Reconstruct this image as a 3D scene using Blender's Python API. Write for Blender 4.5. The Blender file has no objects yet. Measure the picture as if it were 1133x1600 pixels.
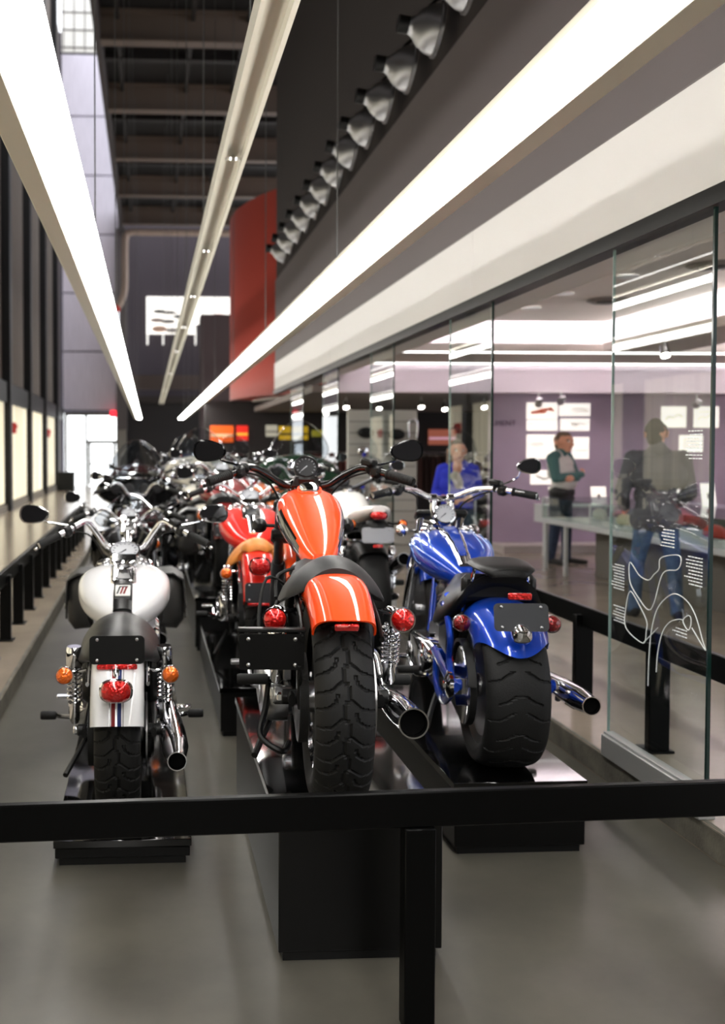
import bpy, math, random
import numpy as np
from mathutils import Vector, Matrix, Euler
random.seed(7)
SC = bpy.context.scene
COL = SC.collection
PI = math.pi

# ---------------------------------------------------------------- camera
FPX = 1555.0                       # focal length in pixels of the 1133 x 1600 frame
cam_data = bpy.data.cameras.new('camera')
cam_data.sensor_fit = 'VERTICAL'
cam_data.sensor_height = 36.0
cam_data.lens = FPX / 1600.0 * 36.0
cam_data.shift_x = (566.5 - 320.0) / 1600.0
cam_data.shift_y = -(800.0 - 750.0) / 1600.0
cam_data.clip_end = 200
cam = bpy.data.objects.new('camera', cam_data)
COL.objects.link(cam)
cam.location = (0, 0, 1.55)
cam.rotation_euler = (math.radians(90 - 1.8387), 0, math.radians(-3.239))
cam_data.dof.use_dof = True
cam_data.dof.focus_distance = 3.05
cam_data.dof.aperture_fstop = 2.6
SC.camera = cam

# ---------------------------------------------------------------- world and exposure
world = bpy.data.worlds.new('world'); SC.world = world
world.use_nodes = True
bg = world.node_tree.nodes['Background']
bg.inputs[0].default_value = (0.92, 0.95, 1.0, 1)
bg.inputs[1].default_value = 1.7
SC.view_settings.view_transform = 'Standard'
SC.view_settings.look = 'None'
SC.view_settings.exposure = 0.45
SC.view_settings.gamma = 1.0
SC.view_settings.use_curve_mapping = False
STRIP = 17.0                       # radiance of the long linear lamps

# ---------------------------------------------------------------- materials
MATS = {}
def lin(c):
    return tuple((x / 12.92 if x <= .04045 else ((x + .055) / 1.055) ** 2.4) for x in c)
def rgb(r, g, b): return lin((r / 255, g / 255, b / 255))
def mat(name, col, rough=.5, metal=0., spec=.5, coat=0., emit=None, es=0., noise=None, bump=None, trans=0., ior=1.5, alpha=1.):
    """principled material; noise = (scale, amount, stretch) colour variation, bump = (scale, strength)"""
    if name in MATS: return MATS[name]
    m = bpy.data.materials.new(name); m.use_nodes = True
    nt = m.node_tree; p = nt.nodes['Principled BSDF']
    p.inputs['Base Color'].default_value = (*col, 1)
    p.inputs['Roughness'].default_value = rough
    p.inputs['Metallic'].default_value = metal
    p.inputs['Specular IOR Level'].default_value = spec
    p.inputs['Coat Weight'].default_value = coat
    p.inputs['Coat Roughness'].default_value = .02
    p.inputs['Transmission Weight'].default_value = trans
    p.inputs['IOR'].default_value = ior
    p.inputs['Alpha'].default_value = alpha
    if emit:
        p.inputs['Emission Color'].default_value = (*emit, 1)
        p.inputs['Emission Strength'].default_value = es
    if noise or bump:
        tc = nt.nodes.new('ShaderNodeTexCoord')
    if noise:
        mp = nt.nodes.new('ShaderNodeMapping'); mp.inputs['Scale'].default_value = noise[2] if len(noise) > 2 else (1, 1, 1)
        nz = nt.nodes.new('ShaderNodeTexNoise'); nz.inputs['Scale'].default_value = noise[0]; nz.inputs['Detail'].default_value = 6
        cr = nt.nodes.new('ShaderNodeValToRGB')
        a = noise[1]
        cr.color_ramp.elements[0].position = .3; cr.color_ramp.elements[1].position = .7
        cr.color_ramp.elements[0].color = (*[c * (1 - a) for c in col], 1)
        cr.color_ramp.elements[1].color = (*[min(1, c * (1 + a)) for c in col], 1)
        nt.links.new(tc.outputs['Object'], mp.inputs[0]); nt.links.new(mp.outputs[0], nz.inputs['Vector'])
        nt.links.new(nz.outputs['Fac'], cr.inputs[0]); nt.links.new(cr.outputs[0], p.inputs['Base Color'])
    if bump:
        nb = nt.nodes.new('ShaderNodeTexNoise'); nb.inputs['Scale'].default_value = bump[0]; nb.inputs['Detail'].default_value = 4
        bn = nt.nodes.new('ShaderNodeBump'); bn.inputs['Strength'].default_value = bump[1]; bn.inputs['Distance'].default_value = .01
        nt.links.new(tc.outputs['Object'], nb.inputs['Vector']); nt.links.new(nb.outputs['Fac'], bn.inputs['Height'])
        nt.links.new(bn.outputs[0], p.inputs['Normal'])
    MATS[name] = m
    return m

def lens(name, col):
    m = mat(name, col, .22, .55, .5, 1.); nt = m.node_tree
    tc = nt.nodes.new('ShaderNodeTexCoord'); vo = nt.nodes.new('ShaderNodeTexVoronoi'); vo.inputs['Scale'].default_value = 95
    bn = nt.nodes.new('ShaderNodeBump'); bn.inputs['Strength'].default_value = .9; bn.inputs['Distance'].default_value = .004
    nt.links.new(tc.outputs['Object'], vo.inputs['Vector']); nt.links.new(vo.outputs['Distance'], bn.inputs['Height']); nt.links.new(bn.outputs[0], nt.nodes['Principled BSDF'].inputs['Normal'])
    return m

def clear_glass(name, tint, ior=1.62, rough=0.0):
    """thin clear sheet: transparent body with Fresnel gloss"""
    m = bpy.data.materials.new(name); m.use_nodes = True; nt = m.node_tree
    nt.nodes.clear()
    o = nt.nodes.new('ShaderNodeOutputMaterial'); mx = nt.nodes.new('ShaderNodeMixShader')
    t = nt.nodes.new('ShaderNodeBsdfTransparent'); t.inputs[0].default_value = (*tint, 1)
    g = nt.nodes.new('ShaderNodeBsdfGlossy'); g.inputs['Roughness'].default_value = rough
    f = nt.nodes.new('ShaderNodeFresnel'); f.inputs[0].default_value = ior
    gm = nt.nodes.new('ShaderNodeNewGeometry'); iv = nt.nodes.new('ShaderNodeMath'); iv.operation = 'SUBTRACT'; iv.inputs[0].default_value = 1.
    ml = nt.nodes.new('ShaderNodeMath'); ml.operation = 'MULTIPLY'     # the inner side of the sheet does not mirror
    nt.links.new(gm.outputs['Backfacing'], iv.inputs[1]); nt.links.new(f.outputs[0], ml.inputs[0]); nt.links.new(iv.outputs[0], ml.inputs[1])
    nt.links.new(ml.outputs[0], mx.inputs[0]); nt.links.new(t.outputs[0], mx.inputs[1]); nt.links.new(g.outputs[0], mx.inputs[2])
    nt.links.new(mx.outputs[0], o.inputs[0])
    MATS[name] = m
    return m

# ---------------------------------------------------------------- mesh collector
def cr(pts, n=8, closed=False):
    """Catmull-Rom through the points"""
    P = [Vector(p) for p in pts]
    if len(P) < 3: return P
    out = []
    m = len(P)
    rng = range(m if closed else m - 1)
    for i in rng:
        if closed: p0, p1, p2, p3 = P[i - 1], P[i], P[(i + 1) % m], P[(i + 2) % m]
        else: p0, p1, p2, p3 = P[max(i - 1, 0)], P[i], P[i + 1], P[min(i + 2, m - 1)]
        for k in range(n):
            t = k / n
            out.append(.5 * ((2 * p1) + (p2 - p0) * t + (2 * p0 - 5 * p1 + 4 * p2 - p3) * t * t + (3 * p1 - p0 - 3 * p2 + p3) * t ** 3))
    if not closed: out.append(P[-1])
    return out

class MB:
    def __init__(s): s.v = []; s.f = []; s.mi = []; s.m = 0
    def add(s, vs, fs):
        o = len(s.v); s.v.extend([tuple(v) for v in vs])
        for f in fs: s.f.append(tuple(i + o for i in f)); s.mi.append(s.m)
        return s
    def loft(s, rings, cap=True, closed=True, loop=False):
        n = len(rings[0]); vs = [p for r in rings for p in r]; fs = []
        R = len(rings)
        for i in range(R if loop else R - 1):
            j = (i + 1) % R
            for k in range(n if closed else n - 1):
                l = (k + 1) % n
                fs.append((i * n + k, i * n + l, j * n + l, j * n + k))
        if cap and not loop and closed:
            fs.append(tuple(range(n))[::-1]); fs.append(tuple((R - 1) * n + k for k in range(n)))
        return s.add(vs, fs)
    def tube(s, pts, r, seg=10, cap=True, closed=False, sx=1.0):
        P = [Vector(p) for p in pts]; N = len(P)
        rr = r if isinstance(r, (list, tuple)) else [r] * N
        T = []
        for i in range(N):
            a = P[i - 1] if (i > 0 or closed) else P[i]; b = P[(i + 1) % N] if (i < N - 1 or closed) else P[i]
            d = b - a
            T.append(d.normalized() if d.length > 1e-9 else Vector((0, 1, 0)))
        up = Vector((0, 0, 1)) if abs(T[0].z) < .9 else Vector((1, 0, 0))
        u = (up - T[0] * up.dot(T[0])).normalized()
        rings = []
        for i in range(N):
            u = u - T[i] * u.dot(T[i])
            if u.length < 1e-6: u = T[i].orthogonal()
            u.normalize(); w = T[i].cross(u)
            rings.append([P[i] + (u * math.sin(2 * PI * k / seg) + w * math.cos(2 * PI * k / seg) * sx) * rr[i] for k in range(seg)])
        return s.loft(rings, cap=cap, loop=closed)
    def lathe(s, prof, o=(0, 0, 0), axis=(0, 0, 1), seg=28, a0=0., a1=2 * PI):
        o = Vector(o); ax = Vector(axis).normalized()
        u = ax.orthogonal().normalized()
        if abs(ax.x) > .99: u = Vector((0, 0, 1))
        w = ax.cross(u)
        full = abs(a1 - a0 - 2 * PI) < 1e-6
        n = seg if full else seg + 1
        rings = []
        for (r, h) in prof:
            rings.append([o + ax * h + (u * math.cos(a0 + (a1 - a0) * k / seg) + w * math.sin(a0 + (a1 - a0) * k / seg)) * max(r, 1e-5) for k in range(n)])
        return s.loft(rings, cap=full, closed=full)
    def cyl(s, a, b, r, seg=16, r2=None):
        a = Vector(a); b = Vector(b); d = b - a
        return s.lathe([(r, 0), (r if r2 is None else r2, d.length)], a, d, seg)
    def rcyl(s, a, b, r, seg=16, e=.004):
        a = Vector(a); b = Vector(b); d = b - a; L = d.length
        return s.lathe([(r - e, 0), (r, e), (r, L - e), (r - e, L)], a, d, seg)
    def box(s, c, sz, rot=None, bev=.0):
        hx, hy, hz = [q / 2 for q in sz]; c = Vector(c)
        M = rot if isinstance(rot, Matrix) else (Euler(rot).to_matrix() if rot else Matrix.Identity(3))
        if bev <= 0:
            vs = [(x, y, z) for x in (-hx, hx) for y in (-hy, hy) for z in (-hz, hz)]
            fs = [(0, 1, 3, 2), (4, 6, 7, 5), (0, 4, 5, 1), (2, 3, 7, 6), (0, 2, 6, 4), (1, 5, 7, 3)]
        else:
            b = min(bev, hx * .99, hy * .99, hz * .99); vs = []; idx = {}
            for x in (-1, 1):
                for y in (-1, 1):
                    for z in (-1, 1):
                        for a in range(3):
                            q = [x * hx, y * hy, z * hz]; g = (x, y, z)
                            for k in range(3):
                                if k != a: q[k] -= g[k] * b
                            idx[(x, y, z, a)] = len(vs); vs.append(tuple(q))
            fs = []
            I = lambda x, y, z, a: idx[(x, y, z, a)]
            for g in (-1, 1):
                fs.append([I(g, -1, -1, 0), I(g, 1, -1, 0), I(g, 1, 1, 0), I(g, -1, 1, 0)][::g])
                fs.append([I(-1, g, -1, 1), I(-1, g, 1, 1), I(1, g, 1, 1), I(1, g, -1, 1)][::g])
                fs.append([I(-1, -1, g, 2), I(1, -1, g, 2), I(1, 1, g, 2), I(-1, 1, g, 2)][::g])
            for p in (-1, 1):
                for q in (-1, 1):
                    e = p * q
                    fs.append([I(p, q, -1, 0), I(p, q, -1, 1), I(p, q, 1, 1), I(p, q, 1, 0)][::e])
                    fs.append([I(p, -1, q, 2), I(p, 1, q, 2), I(p, 1, q, 0), I(p, -1, q, 0)][::-e * -1 if False else e][::-1])
                    fs.append([I(-1, p, q, 1), I(-1, p, q, 2), I(1, p, q, 2), I(1, p, q, 1)][::e][::-1])
            for x in (-1, 1):
                for y in (-1, 1):
                    for z in (-1, 1):
                        t = [I(x, y, z, 0), I(x, y, z, 1), I(x, y, z, 2)]
                        fs.append(t if x * y * z > 0 else t[::-1])
        return s.add([c + M @ Vector(v) for v in vs], fs)
    def ell(s, c, r, rot=None, seg=18, rings=10, z0=-1., z1=1.):
        c = Vector(c); M = Euler(rot).to_matrix() if rot else Matrix.Identity(3)
        if not isinstance(r, (tuple, list)): r = (r, r, r)
        R = []
        for i in range(rings + 1):
            t = z0 + (z1 - z0) * i / rings
            ph = math.asin(max(-1, min(1, t))) if True else 0
            ph = -PI / 2 * (1 - (i / rings) * 2) if (z0, z1) == (-1., 1.) else ph
            cs = max(math.cos(ph), 1e-4); sn = math.sin(ph)
            R.append([c + M @ Vector((r[0] * cs * math.cos(2 * PI * k / seg), r[1] * cs * math.sin(2 * PI * k / seg), r[2] * sn)) for k in range(seg)])
        return s.loft(R)
    def prism(s, pts, ext):
        P = [Vector(p) for p in pts]; e = Vector(ext); n = len(P)
        fs = [tuple(range(n))[::-1], tuple(range(n, 2 * n))] + [(k, (k + 1) % n, n + (k + 1) % n, n + k) for k in range(n)]
        return s.add(P + [p + e for p in P], fs)
    def quad(s, a, b, c, d): return s.add([a, b, c, d], [(0, 1, 2, 3)])
    def mesh(s, name, mats, sharp=40):
        me = bpy.data.meshes.new(name); me.from_pydata(s.v, [], s.f)
        mats = mats if isinstance(mats, (list, tuple)) else [mats]
        for m in mats: me.materials.append(m)
        if len(mats) > 1: me.polygons.foreach_set('material_index', s.mi)
        bm_fix(me)
        if sharp is None: me.shade_flat()
        else:
            me.shade_smooth(); me.set_sharp_from_angle(angle=math.radians(sharp))
        return me
    def build(s, name, mats, parent=None, sharp=40, loc=None, rot=None):
        o = bpy.data.objects.new(name, s.mesh(name, mats, sharp)); COL.objects.link(o)
        o.parent = parent
        if loc: o.location = loc
        if rot: o.rotation_euler = rot
        return o
import bmesh
def bm_fix(me):
    b = bmesh.new(); b.from_mesh(me)
    bmesh.ops.remove_doubles(b, verts=b.verts, dist=2e-5)
    bmesh.ops.recalc_face_normals(b, faces=b.faces)
    b.to_mesh(me); b.free()

def thing(name, label, cat, loc=(0, 0, 0), rz=0., group=None, scale=1.):
    o = bpy.data.objects.new(name, None); COL.objects.link(o)
    o.empty_display_size = .1
    o.location = loc; o.rotation_euler = (0, 0, rz); o.scale = (scale,) * 3
    o['label'] = label; o['category'] = cat
    if group: o['group'] = group
    return o
def tag(o, label, cat, group=None):
    o['label'] = label; o['category'] = cat
    if group: o['group'] = group
    return o
def struct(o, label=None):
    o['kind'] = 'structure'
    if label: o['label'] = label
    return o
def child(src, parent, loc=None, rot=None, name=None):
    c = src.copy(); COL.objects.link(c); c.parent = parent
    if name: c.name = name
    if loc is not None: c.location = loc
    if rot is not None: c.rotation_euler = rot
    return c
def copy_tree(o, parent=None):
    c = o.copy(); COL.objects.link(c); c.parent = parent
    for ch in o.children: copy_tree(ch, c)
    return c

# shared materials
CHROME = mat('chrome', (.80, .80, .82), .06, 1.)
STEEL = mat('brushed_steel', (.42, .42, .43), .28, 1.)
DARKMETAL = mat('dark_metal', (.06, .06, .065), .32, .8)
CAST = mat('cast_aluminium', (.34, .34, .35), .35, .9, noise=(30, .2))
BLACKGLOSS = mat('black_gloss_paint', (.003, .003, .0035), .12, 0, .3, .5)
BLACKSATIN = mat('black_satin_paint', (.006, .006, .006), .38, 0, .3)
RUBBER = mat('tyre_rubber', (.0085, .0085, .0085), .6, 0, .3, bump=(160, .1))
GRIPRUB = mat('grip_rubber', (.010, .010, .010), .65, 0, .3)
LEATHER = mat('black_leather', (.006, .006, .006), .40, 0, .22, bump=(240, .12))
TANLEATHER = mat('tan_leather', rgb(205, 125, 45), .5, noise=(14, .18), bump=(180, .15))
MIRROR = mat('mirror_glass', (.55, .56, .6), .01, 1.)
REDLENS = lens('red_lens', (.62, .010, .008))
AMBERLENS = lens('amber_lens', (.95, .17, .01))
CLEARLENS = mat('clear_lens', (.75, .76, .78), .05, .7)
PLATEBLACK = mat('plate_black', (.003, .003, .003), .45, 0, .2)
PLATEGREY = mat('plate_grey', (.040, .042, .046), .45, 0, .3)
DIALWHITE = mat('dial_white', (.40, .41, .44), .35, 0, .2)
DIALBLACK = mat('dial_black', (.01, .01, .012), .3)
GLASS = clear_glass('panel_glass', (.93, .965, .955))
SHIELD = clear_glass('windshield_plastic', (.80, .82, .84))
# ================================================================ SETTING
def node_floor(name, base, var, rough):
    m = mat(name, base, rough)
    nt = m.node_tree; p = nt.nodes['Principled BSDF']
    tc = nt.nodes.new('ShaderNodeTexCoord')
    n1 = nt.nodes.new('ShaderNodeTexNoise'); n1.inputs['Scale'].default_value = 1.5; n1.inputs['Detail'].default_value = 3; n1.inputs['Roughness'].default_value = .55
    n2 = nt.nodes.new('ShaderNodeTexNoise'); n2.inputs['Scale'].default_value = 22; n2.inputs['Detail'].default_value = 6
    mx = nt.nodes.new('ShaderNodeMath'); mx.operation = 'MULTIPLY_ADD'; mx.inputs[1].default_value = .12
    cr_ = nt.nodes.new('ShaderNodeValToRGB')
    cr_.color_ramp.elements[0].position = .28; cr_.color_ramp.elements[1].position = .85
    cr_.color_ramp.elements[0].color = (*[c * (1 - var) for c in base], 1)
    cr_.color_ramp.elements[1].color = (*[c * (1 + var) for c in base], 1)
    bp = nt.nodes.new('ShaderNodeBump'); bp.inputs['Strength'].default_value = .05; bp.inputs['Distance'].default_value = .01
    for n in (n1, n2): nt.links.new(tc.outputs['Object'], n.inputs['Vector'])
    nt.links.new(n2.outputs['Fac'], mx.inputs[0]); nt.links.new(n1.outputs['Fac'], mx.inputs[2])
    nt.links.new(mx.outputs[0], cr_.inputs[0]); nt.links.new(cr_.outputs[0], p.inputs['Base Color'])
    nt.links.new(n1.outputs['Fac'], bp.inputs['Height']); nt.links.new(bp.outputs[0], p.inputs['Normal'])
    return m
FLOORM = node_floor('polished_concrete', rgb(88, 85, 77), .5, .29)
WALKM = node_floor('polished_walkway_concrete', rgb(150, 138, 124), .22, .20)
CURBM = mat('curb_concrete', rgb(92, 88, 78), .75, noise=(8, .35), bump=(60, .3))
XL, XR = -.845, 2.12            # curb lines of the sunken display lane
RF = .12                        # height of the walkways on both sides
Y0, YE = -9.0, 38.0

def slab(name, x0, x1, y0, y1, z0, z1, m, label=None, parent=None):
    o = MB().box(((x0 + x1) / 2, (y0 + y1) / 2, (z0 + z1) / 2), (x1 - x0, y1 - y0, z1 - z0)).build(name, m, parent, None)
    return struct(o, label) if parent is None else o

slab('floor', XL, XR, Y0, YE, -.2, 0, FLOORM, 'sunken polished grey concrete lane under the motorcycles')
def walk(name, x0, x1, xc, label):
    b = MB(); b.box(((x0 + x1) / 2, (Y0 + YE) / 2, RF / 2 - .1), (x1 - x0, YE - Y0, RF + .2))
    w = struct(b.build(name, WALKM, None, None), label)
    s = 1 if xc == x0 else -1
    MB().box((xc + s * .012, (Y0 + YE) / 2, RF / 2 + .0015), (.03, YE - Y0, RF + .003), bev=.008).build('curb', CURBM, w)
    return w
walk('floor_left', -3.3, XL, XL, 'raised concrete walkway along the curtained windows')
walk('floor_right', XR, 14.0, XR, 'raised polished concrete floor beside the glass panels')

struct(MB().box((3.0, Y0 - .1, 4.5), (13.0, .2, 12.0)).build('wall_rear', mat('rear_wall', rgb(46, 43, 42), .8), None, None), 'wall behind the camera closing the hall')
# ---- left wall: black columns, bands, curtains in every bay
BLACKWALL = mat('black_steel', (.007, .006, .006), .5, 0, .3)
GREYWALL = mat('grey_wall', rgb(104, 98, 98), .7)
DARKWALL = mat('dark_wall', rgb(62, 55, 53), .8)
wl = struct(MB().box((-3.42, 14.5, 8.6), (.2, 47, 17.2)).build('wall_left', mat('left_wall_brown_grey', rgb(96, 86, 80), .8), None, None), 'dark window wall along the left walkway')
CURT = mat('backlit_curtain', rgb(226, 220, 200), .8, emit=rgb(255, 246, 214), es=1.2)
CURTUP = mat('upper_curtain', rgb(98, 90, 84), .85)
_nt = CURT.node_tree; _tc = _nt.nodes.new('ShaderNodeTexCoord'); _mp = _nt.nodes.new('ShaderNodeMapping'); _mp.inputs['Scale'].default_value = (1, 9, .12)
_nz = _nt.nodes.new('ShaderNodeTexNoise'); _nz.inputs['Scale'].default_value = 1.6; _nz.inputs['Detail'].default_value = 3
_mr = _nt.nodes.new('ShaderNodeMapRange'); _mr.inputs[1].default_value = .3; _mr.inputs[2].default_value = .7; _mr.inputs[3].default_value = .12; _mr.inputs[4].default_value = .72   # streaky emission put in for daylight coming through the folds
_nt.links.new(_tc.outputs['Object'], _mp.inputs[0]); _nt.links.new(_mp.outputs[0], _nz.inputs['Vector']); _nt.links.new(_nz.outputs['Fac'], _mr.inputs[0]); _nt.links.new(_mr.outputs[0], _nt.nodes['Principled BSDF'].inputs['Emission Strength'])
colY = [-1 + 4 * k for k in range(10)]      # ..., 23, 27, 31, 35
for y in colY:
    MB().box((-3.22, y, 8.6), (.2, .34, 17.0), bev=.01).build('column', BLACKWALL, wl, None)
MB().box((-3.26, 14.5, 2.82), (.14, 47, .46)).build('band', BLACKWALL, wl, None)
MB().box((-3.26, 14.5, .19), (.12, 47, .14)).build('sill', mat('sill_grey', rgb(120, 112, 100), .6), wl, None)
def curtain(y0, y1, z0, z1, m, amp, n):
    b = MB(); rings = []
    N = n * 6
    front = []; back = []
    for i in range(N + 1):
        t = i / N; y = y0 + (y1 - y0) * t
        x = -3.27 + amp * math.sin(t * n * 2 * PI) + amp * .4 * math.sin(t * n * 1.27 * PI + y0)
        front.append(x); rings.append([(x, y, z0), (x, y, z1), (x - .006, y, z1), (x - .006, y, z0)])
    b.loft(rings)
    return b
for i, y in enumerate(colY[:-1]):
    o = curtain(y + .2, y + 3.8, .30, 2.58, CURT, .028, 22).build('curtain', CURT)
    ord_ = ['first', 'second', 'third', 'fourth', 'fifth', 'sixth', 'seventh', 'eighth', 'ninth', 'tenth']
    nfar = len(colY) - 2 - i
    tag(o, 'cream backlit curtain hanging between black columns, %s bay from the far door' % ord_[nfar], 'curtain', 'lower curtains of the window wall')
    o = curtain(y + .5, y + 3.2, 3.1, 15.5, CURTUP, .03, 12).build('upper_curtain', CURTUP)
    tag(o, 'dim grey upper window drape high on the left wall, %s bay from the far end' % ord_[nfar], 'curtain', 'upper drapes of the window wall')
REDBOX = mat('alarm_red', rgb(205, 40, 25), .45)
for i, (y, lab) in enumerate(((23.6, 'nearer'), (31.6, 'farther'))):
    b = MB(); b.box((-3.16, y, 2.02), (.12, .22, .26), bev=.02)
    al = thing('fire_alarm', 'small red fire alarm box on left window wall, the %s of two' % lab, 'alarm', (0, 0, 0), group='alarm boxes')
    b.build('housing', REDBOX, al); MB().lathe([(.001, 0), (.05, .0), (.04, .03), (.001, .04)], (-3.1, y, 2.06), (1, 0, 0), 14).build('bell', REDBOX, al)

# ---- far end: pale panelled wall with daylight doors, dark wall with balcony
LAV = mat('lavender_panel', rgb(236, 229, 242), .75, noise=(5, .07, (6, 1, .25)))
we = struct(MB().box((-2.2, YE + .40, 8.6), (2.3, .3, 17.2)).build('wall_end', mat('end_wall_joint', rgb(80, 76, 84), .8), None, None), 'pale panelled far end wall on the left')
pz = [2.98, 5.2, 7.4, 9.6, 11.8, 14.0, 16.3]
for a, b_ in zip(pz[:-1], pz[1:]):
    MB().box((-2.17, YE + .05, (a + b_) / 2), (2.1, .14, b_ - a - .05), bev=.015).build('panel', LAV, we)
# clerestory window above
DAY = mat('daylight_pane', (.8, .82, .85), .3, emit=(.95, .98, 1.0), es=2.2)
w1 = struct(MB().box((-2.17, YE + .06, 18.0), (2.1, .05, 3.2)).build('window_1', mat('clerestory_daylight', (.4, .4, .39), .5, emit=(.98, .95, .88), es=.42), None, None), 'high clerestory window above the end wall')
for k in range(5): MB().box((-2.17, YE + .0, 16.55 + k * .65), (2.1, .06, .035)).build('glazing_bar', GREYWALL, w1, None)
for k in range(6): MB().box((-3.15 + k * .4, YE + .0, 18.0), (.03, .06, 3.2)).build('glazing_bar', GREYWALL, w1, None)
# daylight doors
FRAME = mat('door_frame_bronze', rgb(92, 86, 70), .5)
dr = struct(MB().box((-2.1, YE + .16, 1.5), (2.2, .04, 2.76)).build('door_1', DAY, None, None), 'bright glazed entrance doors at the far end')
for x, w in ((-3.12, .10), (-2.36, .09), (-1.12, .20)):
    MB().box((x, YE + .06, 1.5), (w, .12, 2.76), bev=.01).build('door_frame', FRAME, dr)
MB().box((-1.72, YE + .06, 1.78), (1.2, .1, .12), bev=.01).build('door_frame', FRAME, dr)
MB().box((-2.1, YE + .06, 2.84), (2.1, .12, .12), bev=.01).build('door_frame', FRAME, dr)
for x in (-2.24, -1.30): MB().box((x, YE + .03, .95), (.1, .08, 1.6), bev=.01).build('door_stile', FRAME, dr)
MB().box((-1.77, YE + .03, .95), (.86, .06, .06), bev=.01).build('door_rail', FRAME, dr)
MB().box((-1.0, YE - .15, 1.55), (.34, .3, 2.85), bev=.01).build('pillar', mat('pale_pillar', rgb(150, 146, 138), .7), dr)
ex = thing('exit_sign', 'small glowing red exit sign above the far pale pillar', 'exit sign', (-1.22, YE - .34, 2.84))
MB().box((0, 0, 0), (.44, .08, .26), bev=.01).build('sign_box', mat('exit_red', (.7, .01, .02), .4, emit=(1, .03, .05), es=1.3), ex)
bx = thing('planter_box', 'dark square box on the walkway beside the far entrance doors', 'box', (-3.0 + .25, 33.6, RF))
MB().box((0, 0, .3), (.55, .5, .6), bev=.02).build('box_body', BLACKSATIN, bx)
MB().box((0, 0, .61), (.6, .55, .05), bev=.01).build('lid', BLACKSATIN, bx)

wd = struct(MB().box((1.2, YE + .25, 1.75), (4.6, .3, 3.5)).build('wall_back', mat('charcoal_wall', rgb(44, 41, 42), .7), None, None), 'dark wall closing the far end of the hall')
MB().box((1.2, YE + 2.6, 8.0), (6.6, .2, 9.0)).build('upper_wall', mat('upper_plum_wall', rgb(72, 64, 70), .8), wd, None)
MB().box((1.2, YE + 1.2, 3.4), (4.6, 2.6, .25)).build('balcony_floor', DARKWALL, wd, None)
MB().box((1.2, YE + .05, 4.05), (4.6, .14, .55)).build('balcony_edge', mat('balcony_brown', rgb(86, 74, 70), .7), wd, None)
MB().box((2.45, 34.2, 3.1), (1.35, 1.2, 5.9)).build('tower', mat('tower_plum', rgb(74, 62, 64), .75), wd, None)
MB().box((-1.0, YE - .2, 6.0), (.4, .5, 7.5)).build('end_column', GREYWALL, wd, None)
# lit picture wall on the balcony
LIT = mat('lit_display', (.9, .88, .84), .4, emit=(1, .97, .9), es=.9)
dp = thing('lit_display_wall', 'brightly lit picture wall on the far upper balcony', 'display', (.95, YE + 2.3, 5.15))
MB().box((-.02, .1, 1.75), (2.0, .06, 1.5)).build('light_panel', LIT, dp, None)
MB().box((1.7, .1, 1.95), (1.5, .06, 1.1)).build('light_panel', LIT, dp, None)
for k, (x, z, w, h, c) in enumerate(((-.5, 1.9, .42, .12, (60, 55, 50)), (-.1, 1.86, .5, .1, (90, 80, 76)), (.35, 1.7, .5, .12, (70, 65, 70)), (-.6, 1.55, .45, .14, (170, 150, 140)), (-.15, 1.5, .5, .12, (120, 110, 105)), (-.5, 1.2, .5, .2, (215, 175, 150)), (.1, 1.15, .6, .16, (190, 180, 172)), (1.9, 1.75, .55, .12, (150, 60, 50)))):
    MB().ell((x, .03, z), (w / 2 * 1.25, .03, h / 2 * 1.3), seg=12, rings=6).build('picture', mat('picture_%d' % k, rgb(*c), .6), dp)
for x in (-.98, -.35, .3, .95): MB().box((x, 0, .78), (.06, .06, .44)).build('stand', LIT, dp, None)
# conduit and sprinkler pipe
PIPE = mat('beige_pipe', rgb(168, 148, 134), .5)
pp = thing('fire_pipe', 'beige pipe running under the last beam and down the end column', 'pipe', (0, 0, 0))
MB().tube(cr([(3.0, 35.4, 9.15), (.0, 35.4, 9.15), (-.62, 35.4, 9.13), (-.80, 35.4, 8.85), (-.82, 35.4, 7.3), (-.92, 35.4, 6.8), (-1.05, 35.4, 6.55)], 6), .12, 12).build('pipe_run', PIPE, pp)
MB().tube([(-1.08, 35.4, 6.4), (-1.08, 35.4, 4.0)], .06, 10).build('riser', CHROME, pp)
MB().lathe([(.08, 0), (.1, .05), (.1, .25), (.06, .3)], (-1.08, 35.4, 6.35), (0, 0, 1), 12).build('valve', REDBOX, pp)

# ---- ceiling of dark deck with cross beams
CEILM = mat('ceiling_dark', rgb(17, 15, 14), .85, noise=(3, .25, (1, 6, 1)))
BEAMM = mat('beam_brown', rgb(96, 82, 72), .7)
ce = struct(MB().box((4.5, 14.5, 10.35), (11.0, 47, .3)).build('ceiling', CEILM, None, None), 'high dark steel roof deck')
MB().box((-.98, 14.5, 10.0), (.10, 47, 1.0)).build('edge_beam', DARKWALL, ce, None)
for y in range(4, 37, 4):
    b = MB(); b.box((2.1, y, 9.57), (6.2, .30, .05)); b.box((2.1, y, 9.9), (6.2, .06, .7)); b.box((2.1, y, 10.15), (6.2, .3, .05))
    b.build('beam', BEAMM, ce, None)
    b = MB(); b.box((2.1, y + 2, 10.0), (6.2, .2, .04)); b.box((2.1, y + 2, 10.1), (6.2, .05, .25))
    b.build('joist', mat('joist_dark', rgb(34, 30, 28), .8), ce, None)
for x in (-.6, .9, 2.0):
    MB().box((x, 17, 10.05), (.08, 40, .1)).build('purlin', mat('joist_dark', rgb(34, 30, 28), .8), ce, None)

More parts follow.
